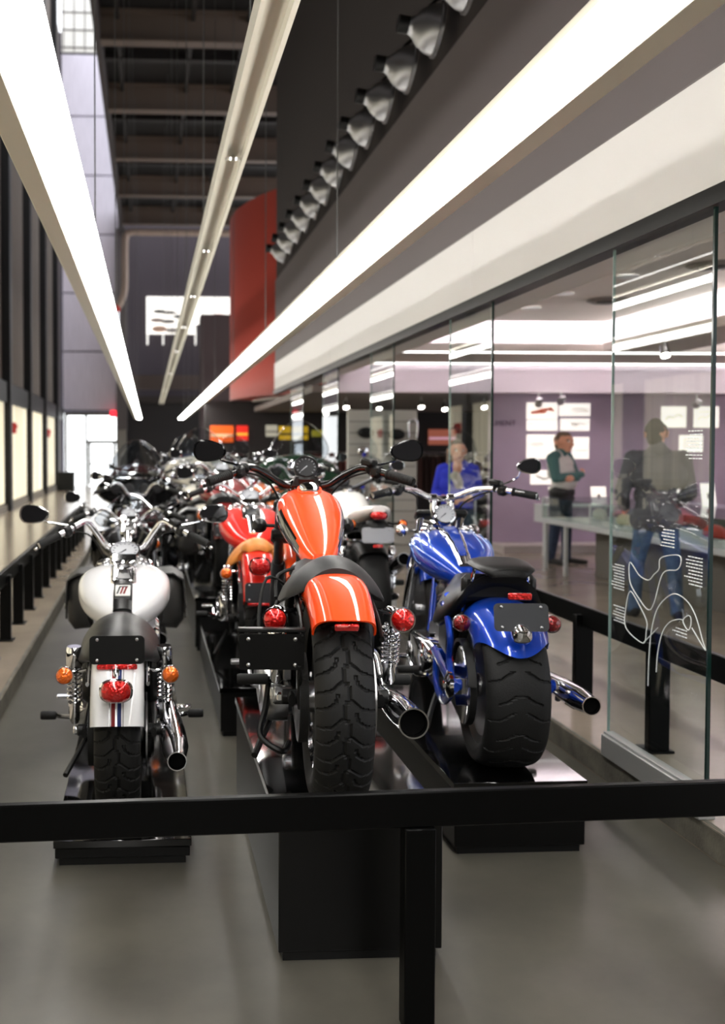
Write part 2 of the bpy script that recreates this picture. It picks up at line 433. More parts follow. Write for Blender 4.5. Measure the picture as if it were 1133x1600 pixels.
# ---- right wall above the glass: white fascia, grey band, dark upper wall
WHITEF = mat('white_fascia', rgb(238, 236, 234), .55)
XG = 2.14
YF = 16.8
wr = struct(MB().box((XG + .25, (Y0 + YF) / 2, 7.4), (.46, YF - Y0, 6.0)).build('wall_right', mat('upper_dark_wall', rgb(52, 46, 45), .85), None, None), 'tall dark wall above the glass line')
MB().box((XG + .24, (Y0 + YF) / 2, 3.68), (.48, YF - Y0, 1.40), bev=.01).build('grey_band', mat('grey_band', rgb(108, 101, 102), .6), wr)
nf = 5; fl = (YF - Y0) / nf
for k in range(nf):
    MB().box((XG + .235, Y0 + fl * (k + .5), 2.755), (.49, fl - .006, .445), bev=.004).build('fascia_panel', WHITEF, wr)
MB().box((XG + .02, (Y0 + YF) / 2 + .001, 2.495), (.10, YF - Y0, .07)).build('glass_track', BLACKSATIN, wr, None)

# red drum
RED = mat('drum_red', rgb(166, 62, 50), .5, noise=(40, .06))
dr_c = (6.75, 21.2); DR = 5.0
b = MB(); b.lathe([(DR, 0), (DR, 3.85), (DR - .1, 3.85)], (dr_c[0], dr_c[1], 2.56), (0, 0, 1), 96)
dm = struct(b.build('wall_drum', RED), 'curved red drum wall hanging over the shop')
b = MB(); b.lathe([(.01, 0), (DR - .45, 0), (DR - .45, .05), (DR - .02, .05)], (dr_c[0], dr_c[1], 2.53), (0, 0, 1), 96)
b.build('drum_soffit', mat('drum_soffit', rgb(206, 200, 196), .7), dm)

# ---- shop and gallery behind the glass line
gl = 12.0
PURPLE = mat('purple_wall', rgb(160, 142, 162), .6, noise=(.8, .12))
wp = struct(MB().box((8.4, 13.75, 1.4), (7.2, .2, 2.56)).build('wall_gallery', PURPLE, None, None), 'purple gallery wall behind the standing visitor')
MB().box((8.4, 13.45, RF + .05), (7.2, .5, .12), bev=.01).build('plinth_step', mat('step_grey', rgb(170, 160, 156), .5), wp)
MB().box((12.1, 9.0, 1.4), (.2, 9.6, 2.56)).build('side_wall', mat('magenta_wall', rgb(168, 70, 98), .6), wp)
LAVS = mat('lavender_soffit', rgb(206, 196, 204), .7)
CEILW = mat('gallery_ceiling', rgb(214, 204, 198), .75)
cg = struct(MB().box((3.75, 4.2, 3.02), (2.7, 13.4, .12)).build('ceiling_gallery', CEILW, None, None), 'pale gallery ceiling with cove lights')
MB().box((7.3, 13.3, 2.90), (9.8, .16, 1.2)).build('soffit', LAVS, cg, None)
MB().box((7.3, 8.2, 3.52), (9.8, 10.2, .1)).build('cove_top', mat('cove_white', rgb(238, 232, 236), .8), cg, None)
MB().box((5.06, 4.2, 3.25), (.1, 13.4, .5)).build('cove_side', CEILW, cg, None)
MB().box((7.0, 11.95, 2.70), (8.6, 1.5, .10), bev=.004).build('raft', CEILW, cg)
MB().box((5.62, 7.6, 2.70), (.9, 7.0, .10), bev=.004).build('raft', CEILW, cg)
MB().box((9.6, 4.2, 3.02), (5.0, 4.0, .12)).build('ceiling_patch', CEILW, cg, None)
COVE = mat('cove_light', (1, 1, 1), .5, emit=(1, .97, .95), es=40.0)
COVE2 = mat('cove_edge_light', (1, 1, 1), .5, emit=(1, .98, .96), es=3.2)
def cove(name, c, s, m, label):
    t = thing(name, label, 'light', c)
    MB().box((0, 0, 0), s).build('diffuser', m, t, None)
    MB().box((0, 0, -s[2] / 2 - .006), (s[0], s[1], .012)).build('channel', CEILW, t, None)
cove('cove_light', (7.0, 12.5, 2.775), (8.4, .12, .03), COVE, 'hidden strip light glowing on top of the ceiling raft')
cove('cove_light', (5.75, 7.6, 2.775), (.12, 6.6, .03), COVE, 'hidden strip light on top of the raft running towards the camera')
cove('edge_light', (7.0, 11.22, 2.643), (8.5, .03, .016), COVE2, 'thin bright strip along the front edge of the ceiling raft')
cove('edge_light', (7.0, 13.14, 2.68), (9.4, .05, .02), COVE2, 'thin bright strip between the raft and lavender soffit')
# low shop ceiling and black back wall
ws = struct(MB().box((6.6, 21.2, 1.3), (10.8, .2, 2.5)).build('wall_shop', mat('shop_black', rgb(38, 32, 32), .7), None, None), 'dark shop back wall with framed prints')
MB().box((7.2, 17.4, 2.37), (9.9, 7.6, .10)).build('shop_ceiling', mat('shop_ceiling', rgb(120, 110, 106), .8), ws, None)
OUTLINE=[("tank_outline",[(0.623, 0.923), (0.62, 0.836), (0.536, 0.774), (0.455, 0.739), (0.407, 0.778), (0.339, 0.91), (0.23, 0.938), (0.2, 0.974), (0.218, 0.998), (0.306, 0.987), (0.365, 0.966), (0.372, 0.924), (0.411, 0.897), (0.459, 0.866), (0.539, 0.877)],True),("side_cover_outline",[(0.616, 0.795), (0.654, 0.72), (0.652, 0.626), (0.497, 0.587), (0.471, 0.643), (0.469, 0.689), (0.535, 0.747)],True),("fender_outline",[(0.449, 0.413), (0.444, 0.543), (0.423, 0.667), (0.371, 0.766), (0.261, 0.835), (0.161, 0.827), (0.089, 0.776), (0.037, 0.689), (0.018, 0.656), (0.113, 0.723)],False),("inner_fender_outline",[(0.382, 0.488), (0.372, 0.572), (0.339, 0.66), (0.285, 0.714), (0.217, 0.739), (0.178, 0.743)],False),("lamp_outline",[(0.178, 0.743), (0.146, 0.766), (0.123, 0.763), (0.122, 0.732), (0.138, 0.71), (0.164, 0.721)],True),("strut_outline",[(0.497, 0.587), (0.375, 0.676)],False)]
TEXTBLOCKS= [(0.06, 1.497, 9, 0.13, 0), (0.676, 0.899, 9, 0.13, 0), (0.046, 1.002, 9, 0.13, 0), (0.254, 1.093, 6, 0.11, 0), (0.67, 0.71, 6, 0.11, 0), (0.15, 0.703, 3, 0.11, 0)]
# ================================================================ LAMPS
STRIPM = mat('strip_emitter', (1, 1, 1), .5, emit=(1.0, .975, .93), es=STRIP)
UPM = mat('uplight_emitter', (1, 1, 1), .5, emit=(1.0, .975, .93), es=STRIP * .35)
LIPM = mat('lamp_lip_cream', rgb(232, 229, 214), .4)
HOUS = mat('lamp_housing', rgb(176, 172, 160), .45, .2)
CABLE = mat('cable', (.10, .10, .10), .5)
def strip_lamp(x_in, x_out, z, y0, y1, label):
    """long linear pendant: glowing underside, a fin hanging along the outer side"""
    s = 1 if x_out > x_in else -1
    t = thing('linear_pendant_lamp', label, 'lamp', ((x_in + x_out) / 2, y0, z), group='long linear pendant lamps')
    xi = x_in - (x_in + x_out) / 2; xo = -xi; L = y1 - y0
    w = abs(xo - xi)
    b = MB(); b.box((s * .004, L / 2, .022), (w - .008, L, .042), bev=.008); b.build('diffuser', STRIPM, t)
    b = MB(); b.box((s * .030, L / 2, .077), (w - .03, L + .02, .066), bev=.012); b.build('housing', HOUS, t)
    b = MB(); b.box((xo + s * .043, L / 2, .008), (.082, L + .02, .012), bev=.004); b.build('lip', LIPM, t)
    for q in (-.005, L + .005): MB().box((s * .025, q, .03), (w + .05, .012, .066), bev=.003).build('end_cap', HOUS, t)
    b = MB(); b.box((s * .035, L / 2, .118), (w * .5, L, .014), bev=.003); b.build('uplight', UPM, t)
    for k in range(int(L // 3.5)):
        y = 2.2 + k * 3.5
        MB().cyl((0, y, .1), (0, y, 9.6 - z), .004, 6).build('cable', CABLE, t)
    return t
strip_lamp(-.225, -.372, 2.51, -7.0, 33.2, 'long glowing linear lamp on the left above the white motorcycle row')
strip_lamp(1.0, 1.166, 2.51, -7.0, 33.2, 'long glowing linear lamp on the right running beside the white fascia')
# centre track, unlit, with small gimbal spots
t = thing('ceiling_track', 'unlit grey linear track with small round spots between the two glowing lamps', 'light track', (.428, -1.5, 2.99))
TRK = mat('track_grey', rgb(186, 182, 168), .45, .1)
b = MB()
pr = [(-.064, .0), (-.044, .0), (-.044, .05), (.044, .05), (.044, .0), (.064, .0), (.064, .09), (-.064, .09)]
b.loft([[(x, 0, z) for x, z in pr], [(x, 34.6, z) for x, z in pr]])
b.build('channel', TRK, t)
for k in range(9): MB().cyl((0, 2.2 + k * 3.5, .09), (0, 2.2 + k * 3.5, 6.6), .004, 6).build('cable', CABLE, t)
for y in (5.04, 7.38, 9.58, 12.0, 15.0, 19.5, 25.0):
    g = MB(); g.lathe([(.040, 0), (.042, .014), (.030, .016), (.026, .004), (.002, .03)], (0, y + 1.5, .006), (0, -.25, 1), 20); h = g.build('gimbal_spot', CHROME, t)
    MB().lathe([(.002, .0), (.020, .0), (.020, .008), (.002, .008)], (0, y + 1.496, .012), (0, -.25, 1), 14).build('bulb', DIALBLACK, h)

# bell floodlights along the upper wall
BELL = mat('spun_aluminium', (.30, .30, .31), .33, .9)
BELLIN = mat('bell_inside', (.5, .5, .5), .4, .6)
bell0 = thing('bell_floodlight', '', 'floodlight', (0, 0, 0), group='bell floodlights on the dark wall')
outer = [(.045, -.17), (.055, -.165), (.06, -.10), (.075, -.075), (.125, -.03), (.165, .04), (.178, .10), (.180, .105)]
inner = [(.172, .105), (.160, .04), (.118, -.025), (.06, -.06), (.002, -.06)]
ax = Vector((.985, -.05, -.16)).normalized()
b = MB(); b.lathe([(.001, -.17)] + outer + inner, (0, 0, 0), ax, 30); b.build('shade', BELL, bell0)
b = MB(); b.lathe([(.183, .085), (.190, .09), (.190, .112), (.178, .112)], (0, 0, 0), ax, 30); b.build('rim', STEEL, bell0)
b = MB(); b.lathe([(.05, -.19), (.062, -.185), (.062, -.11), (.05, -.105)], (0, 0, 0), ax, 20); b.build('ballast', BLACKSATIN, bell0)
b = MB(); b.tube(cr([Vector((-.01, 0, .09)), Vector((.06, 0, .17)), Vector((.12, 0, .215)), Vector((.19, 0, .22))], 5), .012, 8); b.build('bracket', BLACKSATIN, bell0)
ordn = ['nearest', 'second nearest', 'third nearest', 'fourth nearest', 'fifth nearest', 'sixth nearest', 'seventh', 'sixth farthest', 'fifth farthest', 'fourth farthest', 'third farthest', 'second farthest', 'farthest']
for k in range(13):
    o = bell0 if k == 0 else copy_tree(bell0)
    o.location = (1.95, 6.32 + .718 * k, 4.52)
    o['label'] = 'bell shaped metal floodlight on the high dark wall, %s of the row' % ordn[k]

# ================================================================ PLINTHS
PLG = mat('plinth_gloss_black', (.002, .002, .002), .07, 0, .5, .3)
PLS = mat('plinth_side', rgb(58, 56, 52), .42)
PLF = mat('plinth_matt_black', (.0025, .0025, .0025), .30, 0, .28)
def plinth(x0, x1, y0, y1, h, label, lip=.012):
    t = thing('display_plinth', label, 'plinth', ((x0 + x1) / 2, y0, 0), group='motorcycle plinths')
    w = x1 - x0; L = y1 - y0
    kz = .03
    b = MB(); b.box((0, L / 2, kz + (h - kz - .03) / 2), (w, L, h - kz - .03), bev=.003); b.build('body', PLF, t)
    b = MB(); b.box((0, L / 2, kz / 2), (w - .03, L - .03, kz)); b.build('recessed_base', BLACKSATIN, t, None)
    b = MB(); b.box((0, L / 2, h - .014), (w + lip, L + lip, .028), bev=.002); b.build('top_plate', PLG, t)
    return t
plinth(-.348, .152, 3.66, 6.12, .098, 'low black plinth carrying the white motorcycle')
op = plinth(.388, .887, 2.93, 4.36, .446, 'tall glossy black plinth carrying the orange motorcycle')
MB().box((.075, 1.79, .223), (.26, .70, .446), bev=.003).build('front_wheel_block', PLF, op)
plinth(1.160, 1.668, 3.68, 6.0, .280, 'black plinth carrying the blue motorcycle on the right')
plinth(.384, .884, 5.28, 7.45, .266, 'black plinth of the red motorcycle behind the orange one')
plinth(.356, .856, 7.55, 9.8, .41, 'dark plinth behind the red motorcycle plinth')
plinth(1.19, 1.69, 6.06, 8.3, .28, 'black plinth under the white-tailed motorcycle behind the blue one')
plinth(-.40, .10, 6.28, 8.6, .09, 'low black plinth under the saddlebag cruiser ahead of the white motorcycle')

# ================================================================ BARRIER RAILS
RAILM = mat('rail_black', (.0025, .0025, .0025), .34, 0, .10)
RAILTOP = mat('rail_worn_edge', (.055, .052, .05), .4)
def rail(label, p0, p1, posts, ht, zf, group=None, pw=.09, pt=.05, face='y', band=.115, lean=0.0):
    """flat black band on wide flat posts"""
    p0 = Vector((*p0, 0)); p1 = Vector((*p1, 0)); d = p1 - p0; L = d.length; ang = math.atan2(d.y, d.x)
    t = thing('barrier_rail', label, 'barrier', (p0.x, p0.y, zf), ang, group)
    b = MB(); b.box((L / 2, 0, ht - band / 2), (L, .028, band), bev=.004); b.build('top_rail', RAILM, t)
    pm = None
    for s in posts:
        if face == 'y':   # post plate lies in the plane of the rail
            b = MB(); b.box((s, .0, (ht - band) / 2 + .004), (pw, .05, ht - band - .008), bev=.003)
        else:             # post plate stands across the rail, facing the camera
            b = MB(); b.box((s, .0, (ht - .05) / 2), (pt, pw, ht - .05), bev=.003)
            b.box((s + .02, .0, .006), (pt + .08, pw + .03, .012), bev=.002)
        b.build('post', RAILM, t)
    return t
rail('black barrier rail across the foreground in front of the plinths', (-.80, 2.519), (2.08, 2.631), (.25, 1.515, 2.72), .642, 0, face='y', pw=.084, band=.096)
rail('black barrier rail on the walkway behind the glass panels', (2.39, -1.2), (2.39, 7.9), [s for s in (4.1, 4.92, 5.72, 6.53, 7.4, 8.2, 9.0)], .565, RF, face='x', pw=.10, pt=.045)
rail('long black barrier rail on the left walkway beside the white motorcycle', (-1.06, 2.0), (-1.06, 16.6), [s for s in [5.42 + .715 * k for k in range(13)] + [4.7, 4.0, 3.3]], .54, RF, face='x', pw=.085, pt=.05)

# ================================================================ GLASS PANELS
ALU = mat('aluminium_channel', (.46, .46, .45), .4, .55)
GEDGE = mat('glass_edge_dark', (.006, .022, .018), .15)
ETCH = mat('etched_white', (.72, .76, .74), .6)
panels = [(3.665, 4.49), (6.10, 6.98), (8.6, 9.49), (11.15, 12.12), (13.7, 14.87)]
pl_lab = ['nearest clear glass panel with white motorcycle outline drawing and text', 'clear glass panel standing behind the blue motorcycle mirror, second from camera', 'third glass panel from the camera under the white fascia', 'fourth glass panel from the camera under the white fascia', 'farthest narrow glass panel under the white fascia']
for (a, c), lab in zip(panels, pl_lab):
    t = thing('glass_panel', lab, 'glass panel', (XG, a, RF), group='glass panels under the fascia')
    L = c - a; H = 2.46 - RF
    b = MB(); b.box((0, L / 2, .1 + (H - .1) / 2), (.012, L - .012, H - .1)); b.build('pane', GLASS, t, None)
    b = MB(); b.box((0, .005, .1 + (H - .1) / 2), (.0135, .012, H - .1)); b.build('near_edge', GEDGE, t, None)
    b = MB(); b.box((0, L - .002, .1 + (H - .1) / 2), (.0125, .004, H - .1)); b.build('far_edge', mat('glass_edge_pale', (.25, .33, .31), .2), t, None)
    b = MB(); b.box((0, L / 2, .05), (.07, L, .10), bev=.004); b.box((0, L / 2, .105), (.045, L, .012), bev=.002); b.build('base_channel', ALU, t)
    if a < 4:
        def gp(px, py):    # drawing coordinates measured on the pane: along it (m) and height (m)
            return (-.0075, px, py)
        # outline drawing in panel coordinates: l = metres from near edge, h = metres above walkway
        def draw(name, pts, closed=False):
            P = [gp(l, h) for l, h in pts]
            return MB().tube(cr(P, 6, closed), .0020, 5, closed=closed).build(name, ETCH, t)
        for nm, pts, cl in OUTLINE: draw(nm, pts, cl)
        for (l, h, n, w, right) in TEXTBLOCKS:
            b = MB()
            for k in range(n):
                ww = w * (.72 + .28 * random.random()); x = l
                while x < l + ww - .004:
                    e = min(random.uniform(.010, .028), l + ww - x)
                    b.box((-.0068, x + e / 2, h - k * .0135), (.001, e, .0046)); x += e + .005
            b.build('text_block', ETCH, t, None)
# ================================================================ MOTORCYCLES
# local frame of a bike: origin under the rear axle on the ground, +y forward, +x right, z up
def sup(a, n): return math.copysign(abs(a) ** (2 / n), a)

TREAD_A = [((0, .10), (.30, .10)), ((.30, .10), (.5, -.10)), ((.5, -.10), (.8, -.10)), ((.8, -.10), (1., .10)),
    ((.30, .10), (.58, .52)), ((.58, .52), (.64, .93)), ((.80, -.10), (1.08, -.52)), ((1.08, -.52), (1.14, -.93)),
    ((.70, .30), (.90, .36)), ((.90, .36), (1.05, .62)), ((1.05, .62), (1.10, .93)), ((.20, -.30), (.40, -.36)), ((.40, -.36), (.55, -.62)), ((.55, -.62), (.60, -.93))]
TREAD_B = [((0., s_ * .04), (.20, s_ * .42)) for s_ in (-1, 1)] + [((.20, s_ * .42), (.26, s_ * .66)) for s_ in (-1, 1)] + [((.46, s_ * .22), (.66, s_ * .60)) for s_ in (-1, 1)] + [((.66, s_ * .60), (.70, s_ * .94)) for s_ in (-1, 1)]
def groove(s, v, hw, per, segs, gw=.0036):
    s = s % 1.; best = 9.
    for (a, b) in segs:
        for k in (-1, 0, 1):
            ax_, ay = (a[0] + k) * per, a[1] * hw; bx_, by = (b[0] + k) * per, b[1] * hw
            px_, py = s * per, v * hw
            if min(ax_, bx_) - .01 > px_ or max(ax_, bx_) + .01 < px_: continue
            dx, dy = bx_ - ax_, by - ay
            t = max(0, min(1, ((px_ - ax_) * dx + (py - ay) * dy) / (dx * dx + dy * dy)))
            d = math.hypot(px_ - ax_ - t * dx, py - ay - t * dy)
            if d < best: best = d
    return best < gw

def tire_mb(R, w, Ri, c, tread=None, seg=96, across=26, n=2.5):
    """tyre around the x axis through c; tread = number of pattern repeats"""
    Rm = R - .52 * (R - Ri)
    prof = []
    K = across
    for k in range(K + 1):
        a = PI * k / K
        prof.append((w / 2 * sup(math.cos(a), n), Rm + (R - Rm) * sup(math.sin(a), n * .92), math.cos(a)))
    side = [(w / 2 * .97, Rm - (Rm - Ri) * .4), (w / 2 * .80, Ri + .004), (w / 2 * .70, Ri - .004)]
    full = [(-x, r, 0) for x, r in side[::-1]] + prof[::-1] + [(x, r, 0) for x, r in side]
    # inner closing points
    full = full + [(w / 2 * .5, Ri - .004, 0), (-w / 2 * .5, Ri - .004, 0)]
    nside = len(side)
    nrep, segs = (tread if isinstance(tread, tuple) else (tread, TREAD_A)) if tread else (1, ())
    rings = []
    for i in range(seg):
        th = 2 * PI * i / seg
        ring = []
        for j, (x, r, v) in enumerate(full):
            rr = r
            if tread and nside <= j <= nside + K:
                g = groove(i / seg * nrep, x / (w / 2), w / 2, 2 * PI * R / nrep, segs)
                if g: rr = r - .0065
            ring.append((c[0] + x, c[1] - rr * math.sin(th), c[2] + rr * math.cos(th)))
        rings.append(ring)
    return MB().loft(rings, loop=True)

def fender_mb(c, w, depth, a0, a1, rho, grow=0., n=3., lip=0., taper=0., nx=24, na=30, th=.005, flat=0.):
    """sheet swept round the wheel: angles from straight up, positive to the rear"""
    rings = []
    for i in range(na + 1):
        f = i / na
        o, inn = [], []
        for k in range(nx + 1):
            a = PI * k / nx
            xx = sup(math.cos(a), n); q = sup(math.sin(a), n)
            ang1 = a1 - lip * xx * xx
            ang0 = a0 + .15 * xx * xx
            ang = ang0 + (ang1 - ang0) * f
            hw = w / 2 * (1 - taper * max(0, f - .35) / .65)
            r = rho + grow * max(0, f - .3) ** 2 - depth * (1 - q)
            for L, dr, sh in ((o, 0, 0), (inn, -th, th)):
                x = xx * (hw - sh)
                L.append((c[0] + x, c[1] - (r + dr) * math.sin(ang), c[2] + (r + dr) * math.cos(ang)))
        rings.append(o + inn[::-1])
    return MB().loft(rings)

def tank_mb(secs, N=36, sub=5):
    """sections (y, zmid, halfwidth, up, down, n)"""
    S = cr([(s[0], s[1], s[2]) for s in secs], sub)
    T = cr([(s[3], s[4], s[5]) for s in secs], sub)
    rings = []
    for a, b in zip(S, T):
        ring = []
        for k in range(N):
            t = 2 * PI * k / N
            cx, sz = math.cos(t), math.sin(t)
            ring.append((a[2] * sup(cx, b[2]), a[0], a[1] + (b[0] if sz > 0 else b[1]) * sup(sz, b[2])))
        rings.append(ring)
    return rings

def seat_mb(secs, N=22, sub=4):
    """sections (y, ztop, halfwidth, drop, thick)"""
    S = cr([(s[0], s[1], s[2]) for s in secs], sub)
    T = cr([(s[3], s[4], 0) for s in secs], sub)
    rings = []
    for a, b in zip(S, T):
        top, bot = [], []
        for k in range(N + 1):
            u = -1 + 2 * k / N
            e = max(0, 1 - abs(u) ** 5)
            z = a[1] - b[0] * u * u
            hh = b[1] * (.12 + .88 * e ** .5)
            top.append((a[2] * u, a[0], z - (b[1] - hh) * .5))
            bot.append((a[2] * u * .97, a[0], z - (b[1] - hh) * .5 - hh))
        rings.append(top + bot[::-1])
    return MB().loft(rings)

def spring(b, p0, p1, r, wire, turns, seg=12):
    p0 = Vector(p0); p1 = Vector(p1); d = p1 - p0; ax = d.normalized(); u = ax.orthogonal().normalized(); w = ax.cross(u)
    n = int(turns * seg)
    pts = [p0 + d * (i / n) + (u * math.cos(2 * PI * i / seg) + w * math.sin(2 * PI * i / seg)) * r for i in range(n + 1)]
    b.tube(pts, wire, 6)

def bar_mirror(t, s, p, base, w, h, tilt, rimm, hero=True):
    """teardrop mirror head seen from behind, p = centre, base = stem foot"""
    m = MB(); N = 28
    out = []
    for k in range(N):
        a = 2 * PI * k / N
        x = sup(math.cos(a), 2.4); z = sup(math.sin(a), 2.4)
        tp = 1 + .22 * x                     # taller on the outer side
        out.append((s * x * w / 2, z * h / 2 * tp))
    ct, st = math.cos(tilt * s), math.sin(tilt * s)
    def pt(q, y, f=1.): return (p[0] + (q[0] * ct - q[1] * st) * f, p[1] + y, p[2] + (q[0] * st + q[1] * ct) * f)
    m.loft([[pt(q, -.009, .90) for q in out], [pt(q, -.008, 1.) for q in out], [pt(q, .004, 1.) for q in out], [pt(q, .022, .72) for q in out], [pt(q, .030, .3) for q in out]])
    head = m.build('mirror', rimm, t)
    MB().loft([[pt(q, -.0105, .87) for q in out], [pt(q, -.004, .87) for q in out]]).build('mirror_glass', MIRROR, head)
    MB().tube(cr([base, (Vector(base) + Vector(p)) / 2 + Vector((s * .01, 0, -.012)), Vector(p) + Vector((-s * w * .30, .012, -h * .3))], 5), .0045, 8).build('mirror_stem', rimm, t)

def signal(t, p, lensm, bodym, r=.034, stalk=None):
    m = MB(); m.lathe([(r * .35, .055), (r * .8, .045), (r, .02), (r * 1.06, .004), (r * 1.06, -.004), (r * .9, -.004)], p, (0, 1, 0), 22)
    b = m.build('turn_signal', bodym, t)
    m = MB(); m.lathe([(r * .97, 0), (r * .96, -.008), (r * .8, -.02), (r * .4, -.027), (.001, -.028)], p, (0, 1, 0), 22); m.build('lens', lensm, b)
    if stalk: MB().tube(cr([(p[0], p[1] + .03, p[2])] + list(stalk), 4), .007, 8).build('signal_stalk', bodym, t)

def plate(t, c, w, h, m, tilt=0., bolts=True, wide_r=.018):
    N = 6; pts = []
    for cx, cz, a0 in ((1, 1, 0), (-1, 1, PI / 2), (-1, -1, PI), (1, -1, 1.5 * PI)):
        for k in range(N + 1):
            a = a0 + PI / 2 * k / N
            pts.append((cx * (w / 2 - wide_r) + wide_r * math.cos(a), cz * (h / 2 - wide_r) + wide_r * math.sin(a)))
    ct, st = math.cos(tilt), math.sin(tilt)
    P = lambda q, y: (c[0] + q[0], c[1] + y * ct - q[1] * st, c[2] + y * st + q[1] * ct)
    o = MB().loft([[P(q, 0) for q in pts], [P(q, .004) for q in pts]]).build('license_plate', m, t)
    if bolts:
        for sx in (-1, 1):
            for sz in (-1, 1):
                q = P((sx * w * .36, sz * h * .36), -.003)
                MB().lathe([(.006, .004), (.006, 0), (.004, -.002), (.001, -.003)], q, (0, 1, 0), 10).build('bolt', STEEL, o)
    return o

def cylinder_barrel(p, d, r, L, n=9):
    m = MB(); prof = [(r * .62, 0)]
    for k in range(n):
        z = L * (k + .2) / n
        prof += [(r * .72, z), (r, z + L * .12 / n), (r, z + L * .42 / n), (r * .72, z + L * .55 / n)]
    prof.append((r * .72, L)); m.lathe(prof, p, d, 20)
    return m

def make_bike(name, label, loc, rz, P, group='motorcycles on the display plinths'):
    t = thing(name, label, 'motorcycle', loc, rz, group)
    g = lambda k, d=None: P.get(k, d)
    paint = g('paint'); brt = g('bright', CHROME); blk = g('dark', BLACKSATIN)
    hero = g('hero', False)
    R, w = g('R', .33), g('w', .17)
    wb = g('wb', 1.6); Rf, wf = g('Rf', .33), g('wf', .11)
    Ri = g('Ri', .22)
    ax = (0, 0, R)
    # ---- rear wheel
    tire_mb(R, w, Ri, ax, g('tread'), seg=(560 if hero else 64), across=(66 if hero else 18), n=g('tn', 2.6)).build('rear_tire', RUBBER, t, 32)
    m = MB(); rw = w * .36
    m.lathe([(Ri - .028, -rw), (Ri + .004, -rw * 1.15), (Ri + .004, -rw * 1.0), (Ri - .012, -rw * .8), (Ri - .03, -rw * .3), (Ri - .03, rw * .3), (Ri - .012, rw * .8), (Ri + .004, rw), (Ri + .004, rw * 1.15), (Ri - .028, rw), (Ri - .04, rw * .3), (Ri - .04, -rw * .3), (Ri - .028, -rw)], ax, (1, 0, 0), 48)
    rim = m.build('rear_wheel', g('rimm', brt), t)
    m = MB(); m.lathe([(.02, -.10), (.045, -.095), (.05, -.06), (.035, -.05), (.035, .05), (.05, .06), (.045, .095), (.02, .10)], ax, (1, 0, 0), 24); m.build('hub', g('hubm', STEEL), rim)
    ns = g('spokes', 9)
    sp = None
    for k in range(ns):
        a = 2 * PI * k / ns
        if sp is None:
            m = MB()
            m.loft([[(x * e, y, z) for x, y in ((-.02, -sw), (.02, -sw), (.02, sw), (-.02, sw))] for z, sw, e in ((.03, .020, 1.4), (.1, .012, 1.0), (Ri - .02, .017, 1.2))])
            sp = m.build('spoke', g('rimm', brt), rim, 40, ax, (a, 0, 0))
        else: child(sp, rim, ax, (a, 0, 0))
    # pulley and belt (left), brake disc (right)
    m = MB(); xl = -(w / 2 + g('pul_off', .018)); pr = g('pul_r', .135)
    m.lathe([(pr * .55, -.006), (pr * .9, -.012), (pr, -.014), (pr, .014), (pr * .9, .012), (pr * .55, .006)], (xl, 0, R), (1, 0, 0), 36)
    pul = m.build('drive_pulley', g('pulm', DARKMETAL), t)
    m = MB(); yb = g('ey', .55); zb = R + .02; pf = .055
    pts = []
    for k in range(13): a = PI / 2 + PI * k / 12; pts.append((xl, (pr + .004) * math.cos(a), R + (pr + .004) * math.sin(a)))
    for k in range(9): a = -PI / 2 + PI * k / 8; pts.append((xl, yb + pf * math.cos(a), zb + pf * math.sin(a)))
    m.loft([[Vector(p) + Vector((dx, 0, 0)) for p in pts] + [Vector((p[0] + dx, p[1] * .985 + .002, R + (p[2] - R) * .97)) for p in pts[::-1]] for dx in (-.013, .013)]); m.build('drive_belt', RUBBER, t)
    m = MB(); m.lathe([(.07, -.003), (.145, -.003), (.145, .003), (.07, .003), (.07, -.003)], (w / 2 + .022, 0, R), (1, 0, 0), 36); m.build('brake_disc', STEEL, t)
    m = MB(); m.box((w / 2 + .022, .10, R - .09), (.06, .10, .07), (.7, 0, 0), .012); m.build('brake_caliper', blk, t)
    # swingarm + axle nuts
    m = MB(); sa = g('sw_x', w / 2 + .05)
    for s in (-1, 1):
        m.tube([(s * sa, -.05, R), (s * sa, .15, R + .005), (s * (sa - .01), .48, R + .04)], [.020, .024, .028], 10, sx=.6)
        m.rcyl((s * (sa - .03), 0, R), (s * (sa + .03), 0, R), .024, 12)
    m.tube([(-sa, .42, R + .035), (sa, .42, R + .035)], .028, 12); m.build('swingarm', g('swm', blk), t)
    for s in (-1, 1): MB().rcyl((s * (sa + .025), 0, R), (s * (sa + .045), 0, R), .018, 6).build('axle_nut', CHROME, t)
    # ---- rear fender
    fw, fd = g('fw', .20), g('fd', .10)
    fen = fender_mb((0, g('fy', 0.), R + g('fz', 0.)), fw, fd, g('fa0', -.7), g('fa1', 1.25), g('frho', .40), g('fgrow', 0.), g('fn', 3.2), g('flip', 0.), g('ftap', .08), nx=28 if hero else 16, na=36 if hero else 16, th=.006).build('rear_fender', g('fpaint', paint), t, 50)
    if g('fstripe'):
        c0 = (0, g('fy', 0.), R + g('fz', 0.)); rho = g('frho', .40) + .0012; g0 = g('fgrow', 0.)
        for xa, xb, mm in g('fstripe'):
            rings = []
            for i in range(25):
                f = i / 24; ang = g('fa0', -.7) + (g('fa1', 1.25) - g('fa0', -.7)) * (.30 + .70 * f)
                ff = .30 + .70 * f
                rr = rho + g0 * max(0, ff - .3) ** 2
                rings.append([(x, c0[1] - (rr + d) * math.sin(ang), c0[2] + (rr + d) * math.cos(ang)) for x, d in ((xa, 0), (xb, 0), (xb, -.003), (xa, -.003))])
            MB().loft(rings).build('stripe', mm, fen)
